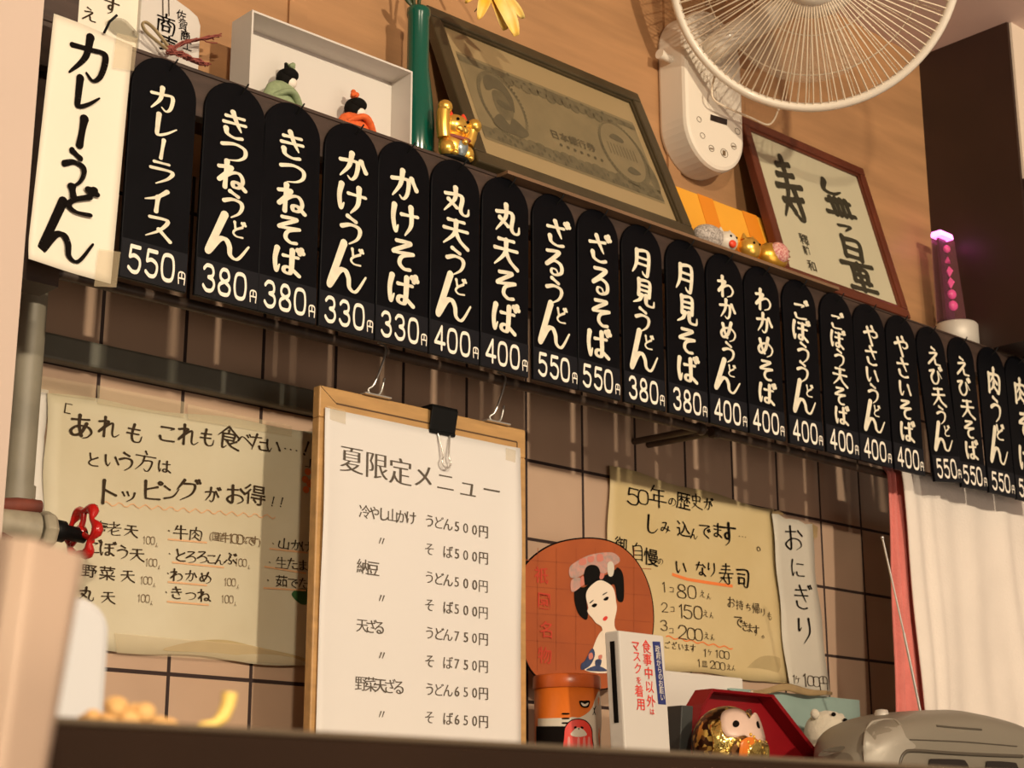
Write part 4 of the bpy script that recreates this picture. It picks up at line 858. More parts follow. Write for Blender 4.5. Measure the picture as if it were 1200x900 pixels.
for ch, x, y, sx, sy, w_ in (('寿', 925, 222, 44, 86, .14), ('無', 982, 239, 46, 56, .15), ('フ', 990, 269, 26, 18, .26), ('量', 1003, 310, 50, 74, .12)):
    c = pl.hit(x, y); k = depth(c) / FPX; b = MB(); put(b, ch, c, ex, ey, pl.n, sx * k * 1.3, sy * k * 1.0, w=w_ * .98, e=.0008, rot=.0); b.build('brushed_character', M['calink'], t)
b = MB()
for ch, x, y, h in (('釋', 942, 281, 17), ('静', 945, 294, 14), ('和', 951, 312, 16)):
    c = pl.hit(x, y); k = depth(c) / FPX; put(b, ch, c, ex, ey, pl.n, h * k * 1.1, h * k, e=.0008, off=.004)
b.build('signature', M['calink'], t)
# ---- gold cat
Yn = -.186; c = at(531, 188, Yn); k = depth(c) / FPX
t = thing('lucky_cat', 'shiny gold beckoning cat figurine with both paws up and red ears', 'figurine', (c[0], Yn, ZS))
B = np.array((c[0], Yn, ZS))
def L(x, z, y=0): return B + EX * x * k * 1.18 + EY * z * k + EN * y * k
b = MB(); b.lathe(B, [(.001, 0), (22 * k, 0), (22 * k, 3.5 * k), (.001, 3.5 * k)], 24, sy=.8); b.build('base', M['black'], t)
b = MB(); b.ball(L(0, 20), 20 * k, 15 * k, 19 * k); b.ball(L(-12, 13, 5), 10 * k, 10 * k, 11 * k); b.ball(L(13, 13, 5), 10 * k, 10 * k, 11 * k); b.ball(L(-8, 6, 13), 5 * k, 6 * k, 4 * k); b.ball(L(12, 5, 13), 5 * k, 6 * k, 4 * k); b.build('body', M['gold'], t)
b = MB(); b.ball(L(2, 46), 19 * k, 15 * k, 15 * k); b.ball(L(1, 40, 11), 7 * k, 5 * k, 5 * k); b.ball(L(7, 40, 10), 6 * k, 5 * k, 5 * k); hd = b.build('head', M['gold'], t)
for x, z in ((-7, 60), (12, 58)): b = MB(); b.lathe(L(x, z - 5, 0), [(7.5 * k, 0), (5.5 * k, 5 * k), (3 * k, 10 * k), (.001, 12.5 * k)], 12, axis=(0, -.1, 1)); b.build('ear', M['red'], hd, label='red ear')
for x in (-4, 9): b = MB(); b.ball(L(x, 50, 13.8), 2.2 * k, 1.6 * k, 1.9 * k, 10, 8); b.build('eye', M['ink'], hd)
b = MB(); b.ball(L(3.6, 42, 16), 1.2 * k, 1 * k, 1 * k, 8, 6); b.build('nose', M['ink'], hd)
for pts, pw in (((( -15, 26, 4), (-17, 40, 5), (-17, 56, 5), (-16, 62, 6)), (-16, 63, 7)), (((15, 26, 4), (18, 36, 5), (20, 46, 5), (21, 50, 7)), (21, 51, 9))):
    b = MB(); b.tube([L(*p) for p in pts], [8 * k, 8.2 * k, 8 * k, 7.8 * k], 14); b.ball(L(*pw), 9 * k, 8.5 * k, 8.5 * k); b.build('arm', M['gold'], t)
b = MB(); b.ball(L(3, 18, 7), 11.5 * k, 9.5 * k, 13.5 * k); b.build('apron', M['greyblue'], t, label='silver blue apron')
b = MB(); b.tube([L(x, z, y) for x, z, y in smooth([(-13, 30, 6), (-6, 27, 13), (4, 26, 16), (12, 28, 12), (16, 31, 6)], 4, False)], 2.4 * k, 8); b.build('collar', M['pinkcord'], t)
b = MB(); b.ball(L(3, 22, 17), 4 * k); b.build('bell', M['gold'], t)
# ---- orange gift envelope, small figurines
Y1 = -.155; pl = VP(Y1)
q = [pl.hit(786, 219), pl.hit(919, 253), None, None]; Zt = (q[0][2] + q[1][2]) / 2
xa, xb = q[0][0], q[1][0]
t = thing('gift_box', 'flat orange gift box with darker bands, propped beside the banknote frame', 'box', ((xa + xb) / 2, Y1, ZS))
b = MB(); b.obox((xa, Y1 - .02, ZS), (xb - xa, 0, 0), (0, .030, Zt - ZS), (0, .012, -.002)); b.build('box_body', M['giftbox'], t, bevel=.001)
for u in (.27, .66):
    b = MB(); x = xa + (xb - xa) * u; b.obox((x, Y1 - .0206, ZS + .0005), ((xb - xa) * .13, 0, 0), (0, .030, Zt - ZS), (0, .0005, 0)); b.build('wrapping_band', M['giftband'], t)
Y2 = -.196
M['greyprint'] = mat('grey_white_print', (.62, .56, .50), .5, col2=(.20, .17, .15), vs=420, detail=2)
M['pinkpattern'] = mat('pink_white_print', (.75, .50, .42), .5, col2=(.45, .07, .08), vs=380, detail=2)
def lying_cat(name, lab, hx, hy, bx, by, mb_, mh, deco):
    h = at(hx, hy, Y2); bo = at(bx, by, Y2 + .004); k = depth(h) / FPX; zz = ZS
    t = thing(name, lab, 'figurine', ((h[0] + bo[0]) / 2, Y2, zz)); 
    b = MB(); rz = max(.010, bo[2] + 12 * k - zz) / 2; b.ball((bo[0], Y2 + .002, zz + rz), 24 * k, 15 * k, rz); b.build('body', mb_, t)
    b = MB(); rh = max(.009, (h[2] + 11 * k - zz) / 2); b.ball((h[0], Y2 - .004, zz + rh), 15 * k, 13 * k, rh); hd = b.build('head', mh, t)
    ht = zz + 2 * rh
    for s in (-1, 1): b = MB(); b.lathe((h[0] + s * 8 * k, Y2 - .003, ht - 4 * k), [(4.5 * k, 0), (2.5 * k, 5 * k), (.001, 8 * k)], 10); b.build('ear', mh, hd)
    for s in (-1, 1): b = MB(); b.ball((h[0] + s * 5 * k, Y2 - .004 - 12 * k, zz + rh * 1.25), 1.6 * k, 1.2 * k, 1.6 * k, 8, 6); b.build('eye', M['ink'], hd)
    b = MB()
    if deco == 'cushion':
        b.ball((bo[0] + 2 * k, Y2 - .008, zz + rz * 1.2), 15 * k, 10 * k, rz * .75); b.build('patterned_back', M['pinkpattern'], t); b = MB()
        r_ = random.Random(3)
        for i in range(12):
            a = r_.uniform(0, 6.28); b.tube([(bo[0] + 6 * k + r_.uniform(-12, 12) * k, Y2 - .013, zz + rz + r_.uniform(-6, 9) * k) for _ in range(3)], .0008, 5)
        b.build('pattern', M['pinkcord'], t)
    else:
        b.ball((h[0] - 1 * k, Y2 - .015, zz + rh * .6), 6 * k, 4 * k, 5 * k); b.build('bib', M['red'], t)
    return t
lying_cat('small_figurine', 'small white and grey figurine with a red bib, in front of the orange box', 848, 283, 829, 276, M['greyprint'], M['tinwhite'], 'bib')
lying_cat('gold_figurine', 'small gold cat figurine with pink patterned back, right of the white figurine', 875, 290, 903, 297, M['golddark'], M['gold'], 'cushion')
# ---- pink lamp
Yl = -.145; c = at(1121, 388, Yl); k = depth(c) / FPX; X = c[0]
t = thing('glow_lamp', 'clear tapering pink glow lamp standing on a silver base at the right end', 'lamp', (X, Yl, ZS - .001))
zb = at(1112, 377, Yl)[2]
b = MB(); b.lathe((X, Yl, ZS - .001), [(.001, 0), (25 * k, 0), (25 * k, zb - ZS - .003), (23.5 * k, zb - ZS), (.001, zb - ZS)], 32); b.build('base', M['silver'], t)
zt = at(1100, 273, Yl)[2]; xt = at(1100, 276, Yl)[0]
def fr(z, wl, wr, d): 
    u = (z - zb) / (zt - zb); x = X - .009 * (1 - u) + (xt - X + .009) * u - .003 * (1 - u); return x
def slab(mb, l0, r0, l1, r1, z0, z1, d0, d1):
    a0, a1 = fr(z0, 0, 0, 0), fr(z1, 0, 0, 0)
    V = [(a0 + l0, Yl - d0, z0), (a0 + r0, Yl - d0, z0), (a0 + r0, Yl + d0, z0), (a0 + l0, Yl + d0, z0), (a1 + l1, Yl - d1, z1), (a1 + r1, Yl - d1, z1), (a1 + r1, Yl + d1, z1), (a1 + l1, Yl + d1, z1)]
    mb.add(V, [(3, 2, 1, 0), (4, 5, 6, 7), (0, 1, 5, 4), (1, 2, 6, 5), (2, 3, 7, 6), (3, 0, 4, 7)])
kx = k * 1.22
b = MB(); slab(b, -14.5 * kx, 14.5 * kx, -11 * kx, 11 * kx, zb, zt - .008, 10 * k, 8 * k); b.build('acrylic_tower', M['acryl'], t, bevel=.0015)
b = MB(); slab(b, -10.5 * kx, 4.5 * kx, -8.5 * kx, 4.2 * kx, zb + .001, zt - .009, 2 * k, 1.5 * k); b.build('plum_core', M['plum'], t)
b = MB(); slab(b, -11.4 * kx, 11.4 * kx, -10.8 * kx, 10.8 * kx, zt - .008, zt + .002, 8 * k, 7 * k); b.build('glowing_tip', M['pinkglow'], t, bevel=.003, label='glowing pink tip')
for i, sh in enumerate((1, 0, 2, 2, 1, 1)):
    z = zb + (zt - zb) * (.82 - i * .128); x = fr(z, 0, 0, 0); b = MB(); r = (4.6 + .3 * i) * k
    if sh == 1: b.ball((x, Yl - 4.5 * k, z), r * 1.1, r * .8, r)
    elif sh == 0: b.lathe((x, Yl - 4.5 * k, z - r * .6), [(r, 0), (.001, r * 1.5)], 3, smooth=False)
    else: b.lathe((x, Yl - 4.5 * k, z), [(.001, -r * 1.2), (r, 0), (.001, r * 1.2)], 4, smooth=False)
    b.build('bead', M['pinkbead'], t)
# ================================================================== wall fan
fc = CAM + 2.2 * ray(953, -41); nf = n3(CAM - fc); Rf = 168 * 2.2 / FPX
fx = n3(np.cross(EY, nf)); fy = np.cross(nf, fx)
t = thing('wall_fan', 'ivory wall fan with a round wire cage above the calligraphy frame', 'fan', (fc[0], YU, fc[2]))
def fp(r, a, d): return fc + fx * r * math.cos(a) + fy * r * math.sin(a) + nf * d
b = MB(); b.tube([fp(Rf - .003, 2 * math.pi * i / 96, .004) for i in range(96)], .0058, 10, closed=True); b.tube([fp(Rf - .003, 2 * math.pi * i / 96, -.006) for i in range(96)], .0055, 10, closed=True); b.build('cage_ring', M['fanwhite'], t)
b = MB()
for i in range(108):
    a = 2 * math.pi * i / 108; b.tube([fp(Rf * u, a + tw, d) for u, tw, d in ((.22, -.05, .046), (.45, -.02, .040), (.72, 0, .028), (.9, .005, .014), (.985, .005, .004))], .00095, 5, caps=False)
b.build('front_grille', M['fanwire'], t)
b = MB()
for i in range(72):
    a = 2 * math.pi * i / 72; b.tube([fp(Rf * u, a, d) for u, d in ((.35, -.085), (.6, -.08), (.85, -.055), (.985, -.004))], .0008, 5, caps=False)
for r in (.5, .78): b.tube([fp(Rf * r, 2 * math.pi * i / 60, -.083 if r < .6 else -.066) for i in range(60)], .0010, 6, closed=True)
b.build('rear_grille', M['fanwire'], t)
b = MB(); b.lathe(fc, [(.001, .040), (Rf * .27, .040), (Rf * .27, .048), (Rf * .2, .054), (.001, .056)], 32, axis=nf); b.build('hub_cap', M['fanwhite'], t)
for j in range(3):
    b = MB()
    def bl(u, v):
        a = 2 * math.pi * j / 3 + .3 + (u - .5) * (1.05 + .25 * v); r = Rf * (.18 + .64 * v * (1 - .10 * (2 * u - 1) ** 2)); return fp(r, a, -.02 + .03 * (u - .5))
    b.grid(bl, 10, 8); b.build('blade', M['clear'], t, solid=.0015)
b = MB(); b.lathe(fc, [(.001, -.19), (Rf * .22, -.185), (Rf * .36, -.15), (Rf * .38, -.095), (Rf * .34, -.085), (.001, -.085)], 32, axis=nf); mo = b.build('motor_housing', M['fanwhite'], t)
Yf = -.150
pf = VP(Yf); xl, xr_ = pf.hit(804, 130)[0], pf.hit(872, 150)[0]; zbm = pf.hit(846, 201)[2]; zt = pf.hit(822, 8)[2]; r = (xr_ - xl) / 2; xm = (xl + xr_) / 2
def stad(r, z0, z1, y): return [(xm + r * math.cos(a), y, z0 + r + r * math.sin(a)) for a in (math.pi + math.pi * i / 20 for i in range(21))] + [(xm + r * math.cos(a), y, z1 - r + r * math.sin(a)) for a in (math.pi * i / 20 for i in range(21))]
b = MB(); b.prism(stad(r, zbm, zt, Yf), (0, YU - Yf, 0)); cu = b.build('control_unit', M['fanwhite'], t, bevel=.006)
dsp = MB(); pe = .0006
dsp.poly([pf.hit(x, y, pe) for x, y in ((832.5, 134), (852, 140), (851.5, 147), (832, 141))]); dsp.build('display', M['window'], cu)
b = MB()
for x, y, rr in ((819, 140, 3.4), (823, 159, 3.6), (833.5, 174, 4), (848.5, 179.5, 5.5), (859.5, 171.5, 4), (864, 154, 4)):
    c = pf.hit(x, y); q = [c + (EX * math.cos(2 * math.pi * i / 20) * 1.2 + EY * math.sin(2 * math.pi * i / 20)) * rr * .00108 + EN * pe for i in range(20)]; b.tube(q, .00035, 4, closed=True)
b.poly([pf.hit(x, y, pe) for x, y in ((846.5, 176), (850, 177), (850, 183), (846.5, 182))]); b.poly([pf.hit(x, y, pe) for x, y in ((831.5, 173), (835.5, 174), (835.5, 175.5), (831.5, 174.5))]); b.poly([pf.hit(x, y, pe) for x, y in ((857.5, 170.5), (861.5, 171.5), (861.5, 173), (857.5, 172))])
b.build('button', M['inkfade'], cu)
kn = atx(787, 69, xl - .001); b = MB(); b.tube([(xl + .01, (Yf + YU) / 2, kn[2]), (xl - .012, (Yf + YU) / 2, kn[2] + .001), (xl - .022, (Yf + YU) / 2, kn[2] + .002)], [.006, .0055, .0075], 12); b.build('side_knob', M['fanwhite'], cu)
b = MB(); ar0 = np.array((xm, Yf, zt - .06)); ar1 = fc - nf * .15 - EY * .02
b.tube(smooth([ar0 + EY * .0, ar0 + EN * .03 + EY * .01, ar1 + EY * -.02 + EN * -.01, ar1], 5, False), .019, 16); b.build('arm', M['fanwhite'], t)
b = MB(); pl2 = VP(-.17); b.tube([pl2.hit(x, y) for x, y in smooth([(838, 88), (834, 106), (838, 118), (856, 128), (880, 138), (898, 146), (906, 142), (911, 131)], 5, False)], .0014, 8); b.ball(pl2.hit(912, 127), .002, .002, .004, 10, 8); b.build('pull_cord', M['fanwire'], t)
# ================================================================== kitchen back counter and what stands on it
b = MB(); b.box(-.20, 1.85, -.36, -.0005, ZK - .03, ZK)
b.box(-.20, 1.85, -.34, -.0005, .0, ZK - .031)
b.build('kitchen_counter', M['counter'], label='steel kitchen counter along the tiled wall, mostly hidden behind the dark ledge', cat='counter')
# uchiwa
Yu = -.055; pl = VP(Yu); t = thing('paper_fan', 'burnt orange round paper fan printed with a woman in kimono', 'hand fan', at(686, 785, Yu))
out = smooth([(688, 630.5), (720, 636), (744, 655), (760, 685), (766, 720), (762, 756), (745, 788), (716, 806), (680, 808), (645, 803), (622, 785), (610, 752), (604, 712), (606, 680), (622, 655), (650, 637)], 5)
b = MB(); b.prism([pl.hit(x, y) for x, y in out], (0, .0016, 0)); face = b.build('fan_face', M['uchiwa'], t)
b = MB(); b.tube([pl.hit(x, y, -.0006) for x, y in out], .0011, 6, closed=True); b.build('edge_binding', M['ink'], t)
zz = pl.hit(688, 800)[2]; xq = pl.hit(688, 800)[0]
b = MB(); b.tube([(xq, Yu + .0085, zz + .02), (xq, Yu + .0085, ZK)], .006, 12); b.build('handle', M['pine'], t)
C6 = lambda P: [(605 + x / 5, 620 + y / 5) for x, y in P]
b = MB()
for x in (125, 235, 350, 462, 575, 690): pline(b, C6([(x, 110), (x - 2, 830)]), .0010, pl, e=.0003)
for y in (180, 335, 490, 650): pline(b, C6([(45, y), (790, y + 55)]), .0010, pl, e=.0003)
b.build('lattice', M['uchiline'], face)
b = MB()
for ch, x, y in (('祇', 145, 270), ('園', 160, 420), ('名', 175, 590), ('物', 165, 740)):
    c = pl.hit(605 + x / 5, 620 + y / 5); put(b, ch, c, EX, EY, EN, .024, .021, e=.0008, off=.012, font=True)
b.build('red_lettering', M['uchired'], face)
def art(name, m, polys, e):
    b = MB()
    for i, P in enumerate(polys): ppoly(b, smooth(C6(P), 4), pl, e=e + i * .00005)
    b.build(name, m, face)
art('kimono', M['paleskin'], [[(495, 600), (560, 590), (585, 640), (560, 830), (400, 828), (440, 760), (450, 690)]], .0006)
art('kimono_pattern', M['blue'], [[(440, 700), (458, 735), (430, 800), (380, 825), (378, 790), (400, 770)], [(460, 770), (495, 765), (490, 800), (465, 815)], [(405, 826), (470, 800), (530, 830), (470, 834)]], .0009)
art('kimono_accent', M['flower2'], [[(420, 735), (440, 725), (445, 755), (425, 765)], [(478, 742), (498, 738), (496, 760), (480, 762)]], .0012)
art('hair', M['hair'], [[(400, 340), (440, 300), (520, 270), (575, 240), (590, 225), (615, 245), (628, 300), (626, 418), (590, 415), (575, 330), (540, 330), (450, 330), (410, 400), (418, 500), (405, 532), (365, 500), (342, 440), (337, 370), (350, 340)]], .0007)
art('flowers', M['flower'], [[(310, 225), (350, 190), (420, 155), (490, 140), (560, 138), (600, 165), (600, 195), (570, 215), (520, 260), (480, 250), (440, 230), (400, 260), (350, 285), (312, 280)], [(320, 300), (370, 285), (385, 325), (340, 365), (318, 360)]], .0008)
art('flower_accent', M['flower2'], [[(365, 180), (400, 172), (405, 205), (370, 212)], [(415, 165), (450, 160), (448, 190), (420, 194)], [(470, 150), (500, 150), (505, 185), (472, 190)], [(375, 285), (392, 280), (395, 325), (372, 332)], [(488, 262), (512, 262), (505, 290), (485, 292)]], .0011)
art('face', M['paleskin'], [[(445, 322), (490, 300), (545, 325), (570, 360), (580, 420), (585, 470), (572, 535), (575, 580), (598, 612), (560, 640), (505, 628), (497, 575), (462, 550), (440, 520), (425, 505), (412, 480), (418, 460), (405, 400), (412, 360)]], .0012)
art('white_ornament', M['tinwhite'], [[(530, 205), (555, 190), (570, 225), (560, 275), (535, 270)]], .0013)
art('bun', M['hair'], [[(395, 250), (410, 220), (440, 210), (472, 220), (487, 255), (478, 290), (445, 305), (420, 320), (400, 330), (392, 290)]], .0014)
art('features', M['ink'], [[(436, 450), (452, 437), (468, 440), (462, 454), (448, 460)], [(506, 412), (522, 398), (536, 400), (530, 416), (514, 420)], [(424, 432), (444, 416), (446, 420), (428, 436)], [(500, 384), (524, 370), (526, 374), (504, 388)]], .0016)
art('lips', M['red_ink'], [[(502, 528), (512, 514), (526, 512), (530, 522), (520, 536), (508, 538)]], .0016)
# tin can
Yc2 = -.125; c = at(664.5, 830, Yc2); k = depth(c) / FPX; rc = 38.5 * k; cx = c[0]
zt = at(664, 787, Yc2 - rc)[2]
t = thing('cat_tin', 'round orange tin printed with a cat face and red daruma, before the paper fan', 'tin', (cx, Yc2, ZK))
b = MB(); b.lathe((cx, Yc2, ZK), [(.001, 0), (rc, 0), (rc, zt - ZK - .014), (.001, zt - ZK - .014)], 48); body = b.build('tin_body', M['tin'], t)
b = MB(); b.lathe((cx, Yc2, 0), [(.001, zt - .0155), (rc + .0008, zt - .0155), (rc + .0014, zt - .0145), (rc + .0014, zt - .002), (rc, zt), (rc - .004, zt + .0005), (.001, zt - .0005)], 48); b.build('lid', M['tinlid'], t)
def cyl(x, y, e):
    d = ray(x, y); R = rc + e; ox, oy = CAM[0] - cx, CAM[1] - Yc2; A = d[0] ** 2 + d[1] ** 2; B = 2 * (ox * d[0] + oy * d[1]); Cc = ox * ox + oy * oy - R * R; D = B * B - 4 * A * Cc
    s = (-B - math.sqrt(max(D, 0))) / (2 * A); return CAM + d * s
C5 = lambda x, y: (610 + x / 7.5, 770 + y / 7.5)
def cpoly(name, m, polys, e):
    b = MB()
    for P in polys:
        S = smooth([C5(*p) for p in P], 5); mid = sum(S) / len(S); n_ = len(S)
        V = [cyl(mid[0], mid[1], e)]
        for u in (.33, .67, 1.0): V += [cyl(*(mid + (s_ - mid) * u), e) for s_ in S]
        F = [(0, 1 + i, 1 + (i + 1) % n_) for i in range(n_)]
        for r_ in range(2): F += [(1 + r_ * n_ + i, 1 + (r_ + 1) * n_ + i, 1 + (r_ + 1) * n_ + (i + 1) % n_, 1 + r_ * n_ + (i + 1) % n_) for i in range(n_)]
        b.add(V, F, True)
    b.build(name, m, body)
def cband(name, m, x0, x1, ya, yb, e, nx=24):
    b = MB(); b.grid(lambda u, v: cyl(*C5(x0 + (x1 - x0) * u, ya(x0 + (x1 - x0) * u) * (1 - v) + yb(x0 + (x1 - x0) * u) * v), e), nx, 6); b.build(name, m, body)
cband('white_band', M['tinwhite'], 152, 470, lambda x: 540 - 10 * math.sin((x - 152) / 400), lambda x: 612, .0003)
cband('black_patch', M['ink'], 138, 470, lambda x: 608, lambda x: 1000, .0004)
cpoly('white_face', M['tinwhite'], [[(655, 370), (690, 300), (708, 420), (712, 560), (705, 700), (690, 900), (470, 900), (420, 560), (520, 530), (590, 490), (630, 440)]], .0005)
cpoly('eye', M['ink'], [[(518, 385), (560, 383), (607, 384), (607, 415), (595, 440), (565, 445), (535, 435), (520, 410)]], .0009)
cpoly('eye_white', M['tinwhite'], [[(532, 402), (545, 425), (565, 432), (588, 424), (598, 402), (585, 405), (578, 415), (552, 415), (546, 404)]], .0011)
cpoly('mouth', M['ink'], [[(632, 430), (645, 450), (662, 428), (664, 434), (652, 458), (654, 485), (662, 505), (656, 508), (648, 490), (638, 510), (634, 505), (644, 485), (643, 458)]], .0009)
for y in (498, 540, 580): cpoly('whisker', M['ink'], [[(368, y - 6), (425, y - 7), (427, y + 5), (368, y + 6)]], .0009)
cpoly('daruma_outline', M['ink'], [[(378, 690), (390, 610), (440, 555), (510, 540), (580, 560), (625, 620), (635, 700), (628, 900), (384, 900)]], .0007)
cpoly('daruma_body', M['red_ink'], [[(386, 690), (398, 615), (445, 562), (510, 549), (575, 567), (617, 623), (627, 700), (620, 890), (390, 890)]], .0010)
cpoly('daruma_face', M['tinwhite'], [[(440, 680), (465, 645), (500, 620), (540, 630), (570, 655), (582, 685), (540, 700), (480, 700)]], .0013)
cpoly('daruma_eyes', M['ink'], [[(470, 615), (490, 608), (492, 625), (474, 630)], [(530, 608), (552, 615), (550, 630), (532, 625)], [(505, 625), (518, 625), (512, 640)]], .0015)
for x in (425, 510, 560, 602): cpoly('daruma_stripe', M['pinkprint'], [[(x - 10, 715), (x + 10, 715), (x + 10, 850), (x - 10, 850)]], .0013)
# mask-notice carton
Yq = -.245; pl = VP(Yq)
tl = pl.hit(725, 738.5); tr = pl.hit(778, 744.5); exq = n3((tr[0] - tl[0], (0), tr[2] - tl[2]))
wq = np.linalg.norm(tr - tl); lean = .052; upq = n3((-lean, 0, 1)); hq = (tl[2] - ZK) / upq[2]
ob = tl - upq * hq; eyd = np.array((0, 1., 0)); dq = atx(711, 745, tl[0])[1] - Yq
dq = max(.022, min(dq, .06)) 
exq = np.array((1., 0, 0)); 
t = thing('notice_carton', 'tall white carton with red and navy notice text, beside the orange tin', 'carton', ob + exq * wq / 2)
b = MB(); b.obox(ob, exq * wq, eyd * dq, upq * hq); bx = b.build('carton_body', M['cardwhite'], t, bevel=.0022)
nq = n3(np.cross(exq, upq)); pq = Plane(ob, nq)
pq.n = nq if nq[1] < 0 else -nq; pq.ex, pq.ey = exq, upq
C7 = lambda x, y: (700 + x / 5.627, 730 + y / 5.627)
b = MB(); ppoly(b, [C7(362, 122), C7(412, 124), C7(452, 540), C7(400, 536)], pq, e=.0004); b.build('navy_panel', M['navy'], bx)
b = MB()
line(b, '政府からのお願い', C7(392, 172), C7(424, 490), 8.6, pq, e=.0008, wx=.95, off=.012, font=True); b.build('panel_lettering', M['cardwhite'], bx)
b = MB()
for ch, x, y, s in (('食', 320, 158, 13), ('事', 327, 242, 13), ('中', 335, 330, 13), ('以', 342, 420, 13), ('外', 352, 515, 13), ('マ', 248, 150, 12), ('ス', 258, 220, 12), ('ク', 265, 300, 12), ('を', 270, 378, 8), ('着', 274, 448, 13), ('用', 285, 535, 13), ('は', 357, 585, 7)):
    c = pq.hit(*C7(x, y)); k = depth(c) / FPX; put(b, ch, c, exq, upq, pq.n, s * k * 1.2, s * k * 1.15, font=ch != '食', w=.10, off=.009, e=.0005)
b.build('red_lettering', M['red_ink'], bx)
ps = Plane(ob, (-1, 0, 0)); 
b = MB(); xs_ = ob[0] - .0005
b.add([np.array((ob[0], Yq, ZK)) + upq * (hq * v) + EN * (-dq * u) + np.array((-.0006, 0, 0)) for u, v in ((.30, .93), (.62, .93), (.62, .38), (.30, .38))], [(0, 1, 2, 3)]); b.build('side_panel_print', M['ink'], bx)
# plain white card box behind
p0 = at(782, 784, -.05); p1 = at(861, 799, -.05)
b = MB(); b.box(p0[0] - .05, p1[0], -.065, -.03, ZK, (p0[2] + p1[2]) / 2)
b.build('white_card_box', M['whitebox'], label='plain white card box on the counter below the yellowed poster', cat='box', bevel=.003)
# octagonal crimson tray
Yo = -.150; pl = VP(Yo)
t = thing('octagonal_tray', 'crimson octagonal tray with slate grey side, standing behind the owl', 'tray', at(870, 880, Yo))
oc = [pl.hit(*p) for p in ((806, 827), (817, 808.5), (889, 815.5), (944, 886))]
zl = ZK
P = [oc[0], oc[1], oc[2], oc[3], oc[3] + EX * .022 + EY * (zl + .012 - oc[3][2]), np.array((oc[3][0] + .012, Yo, zl)), np.array((oc[0][0] - .03, Yo, zl)), np.array((oc[0][0] - .040, Yo, zl + .02))]
b = MB(); b.prism(P, (0, .004, 0)); b.build('tray_face', M['hex'], t, bevel=.001)
b = MB(); cen = sum(P) / len(P)
for i in range(len(P)):
    a, c_ = P[i], P[(i + 1) % len(P)]; ia, ic = a + (cen - a) * .05, c_ + (cen - c_) * .05
    b.add([a, c_, c_ + EN * .024, a + EN * .024, ia, ic, ic + EN * .022, ia + EN * .022], [(0, 1, 2, 3), (4, 7, 6, 5), (3, 2, 6, 7), (0, 4, 5, 1), (0, 3, 7, 4), (1, 5, 6, 2)])
b.build('tray_rim', M['hex'], t)
b = MB(); a, c_ = P[7], P[0]
q1 = at(788, 846, Yo - .02); q2 = at(804, 828, Yo - .02)
b.obox((q1[0] - .004, Yo - .03, ZK), (.020, 0, 0), (0, .026, 0), (.010, 0, q2[2] - ZK)); b.build('tray_side', M['slate'], t, bevel=.001)
# owl
Yw = -.225; c = at(853, 868, Yw); k = depth(c) / FPX; rx = 47 * k; cx = c[0]; zt = at(853, 827.5, Yw)[2]; rz = .043; cz = zt - rz
t = thing('owl_ornament', 'round brown and gold mosaic owl ornament with large pale eyes', 'ornament', (cx, Yw, ZK))
hd_ = n3((-.05, -1, 0)); hd2 = n3((.70, -.75, 0)); 
b = MB(); b.ball((cx, Yw, cz), rx, .038, rz, 36, 24); b.lathe((cx, Yw, ZK), [(.001, 0), (rx * .7, 0), (rx * .95, cz - ZK - .01), (rx * .9, cz - ZK + .004)], 32, sy=.82); body = b.build('body', M['owl'], t)
def osurf(x, y, e):
    d = ray(x, y); o_ = (CAM - np.array((cx, Yw, cz))) / np.array((rx + e, .038 + e, rz + e)); dd = d / np.array((rx + e, .038 + e, rz + e)); A = dd @ dd; B = 2 * o_ @ dd; Cc = o_ @ o_ - 1; D = B * B - 4 * A * Cc
    return CAM + d * ((-B - math.sqrt(max(D, 0))) / (2 * A))
def opoly(name, m, P, e, parent=body, off=.0):
    S = smooth(P, 5); mid = sum(S) / len(S); n_ = len(S); V = [osurf(mid[0], mid[1], e + off)]
    for u in (.25, .5, .75, 1.0): V += [osurf(*(mid + (s_ - mid) * u), e + off * (1 - u * u)) for s_ in S]
    F = [(0, 1 + i, 1 + (i + 1) % n_) for i in range(n_)]
    for r_ in range(3): F += [(1 + r_ * n_ + i, 1 + (r_ + 1) * n_ + i, 1 + (r_ + 1) * n_ + (i + 1) % n_, 1 + r_ * n_ + (i + 1) % n_) for i in range(n_)]
    b = MB(); b.add(V, F, True); return b.build(name, m, parent, solid=.0006)
M['owlface'] = mat('pale_pink_enamel', (.72, .52, .42), .35)
C4 = lambda P: [(780 + x / 5.217, 790 + y / 5.217) for x, y in P]
opoly('eye_disc', M['owlface'], C4([(335, 290), (345, 240), (385, 215), (440, 215), (485, 235), (512, 270), (545, 235), (575, 280), (600, 360), (605, 410), (560, 420), (520, 400), (480, 375), (420, 388), (370, 375), (342, 335)]), .0006)
opoly('pupil', M['ink'], C4([(410, 302), (418, 288), (432, 284), (446, 292), (450, 308), (440, 322), (424, 324), (413, 316)]), .0016)
opoly('far_pupil', M['ink'], C4([(556, 295), (564, 290), (575, 325), (570, 332), (560, 318)]), .0016)
opoly('forehead', M['owl'], C4([(490, 225), (520, 212), (528, 240), (512, 270)]), .0014)
M['owlorange'] = mat('orange_lacquer', (.72, .19, .02), .3)
opoly('breast', M['owlorange'], C4([(455, 430), (480, 395), (520, 385), (560, 400), (590, 440), (560, 475), (520, 560), (450, 560)]), .0010)
opoly('wing', M['foil'], C4([(270, 320), (310, 275), (338, 290), (345, 345), (375, 385), (440, 395), (400, 460), (370, 560), (280, 560), (290, 420)]), .0012)
opoly('breast_foil', M['foil'], C4([(500, 480), (530, 430), (580, 405), (625, 430), (634, 500), (600, 560), (510, 560)]), .0014)
r_ = random.Random(5)
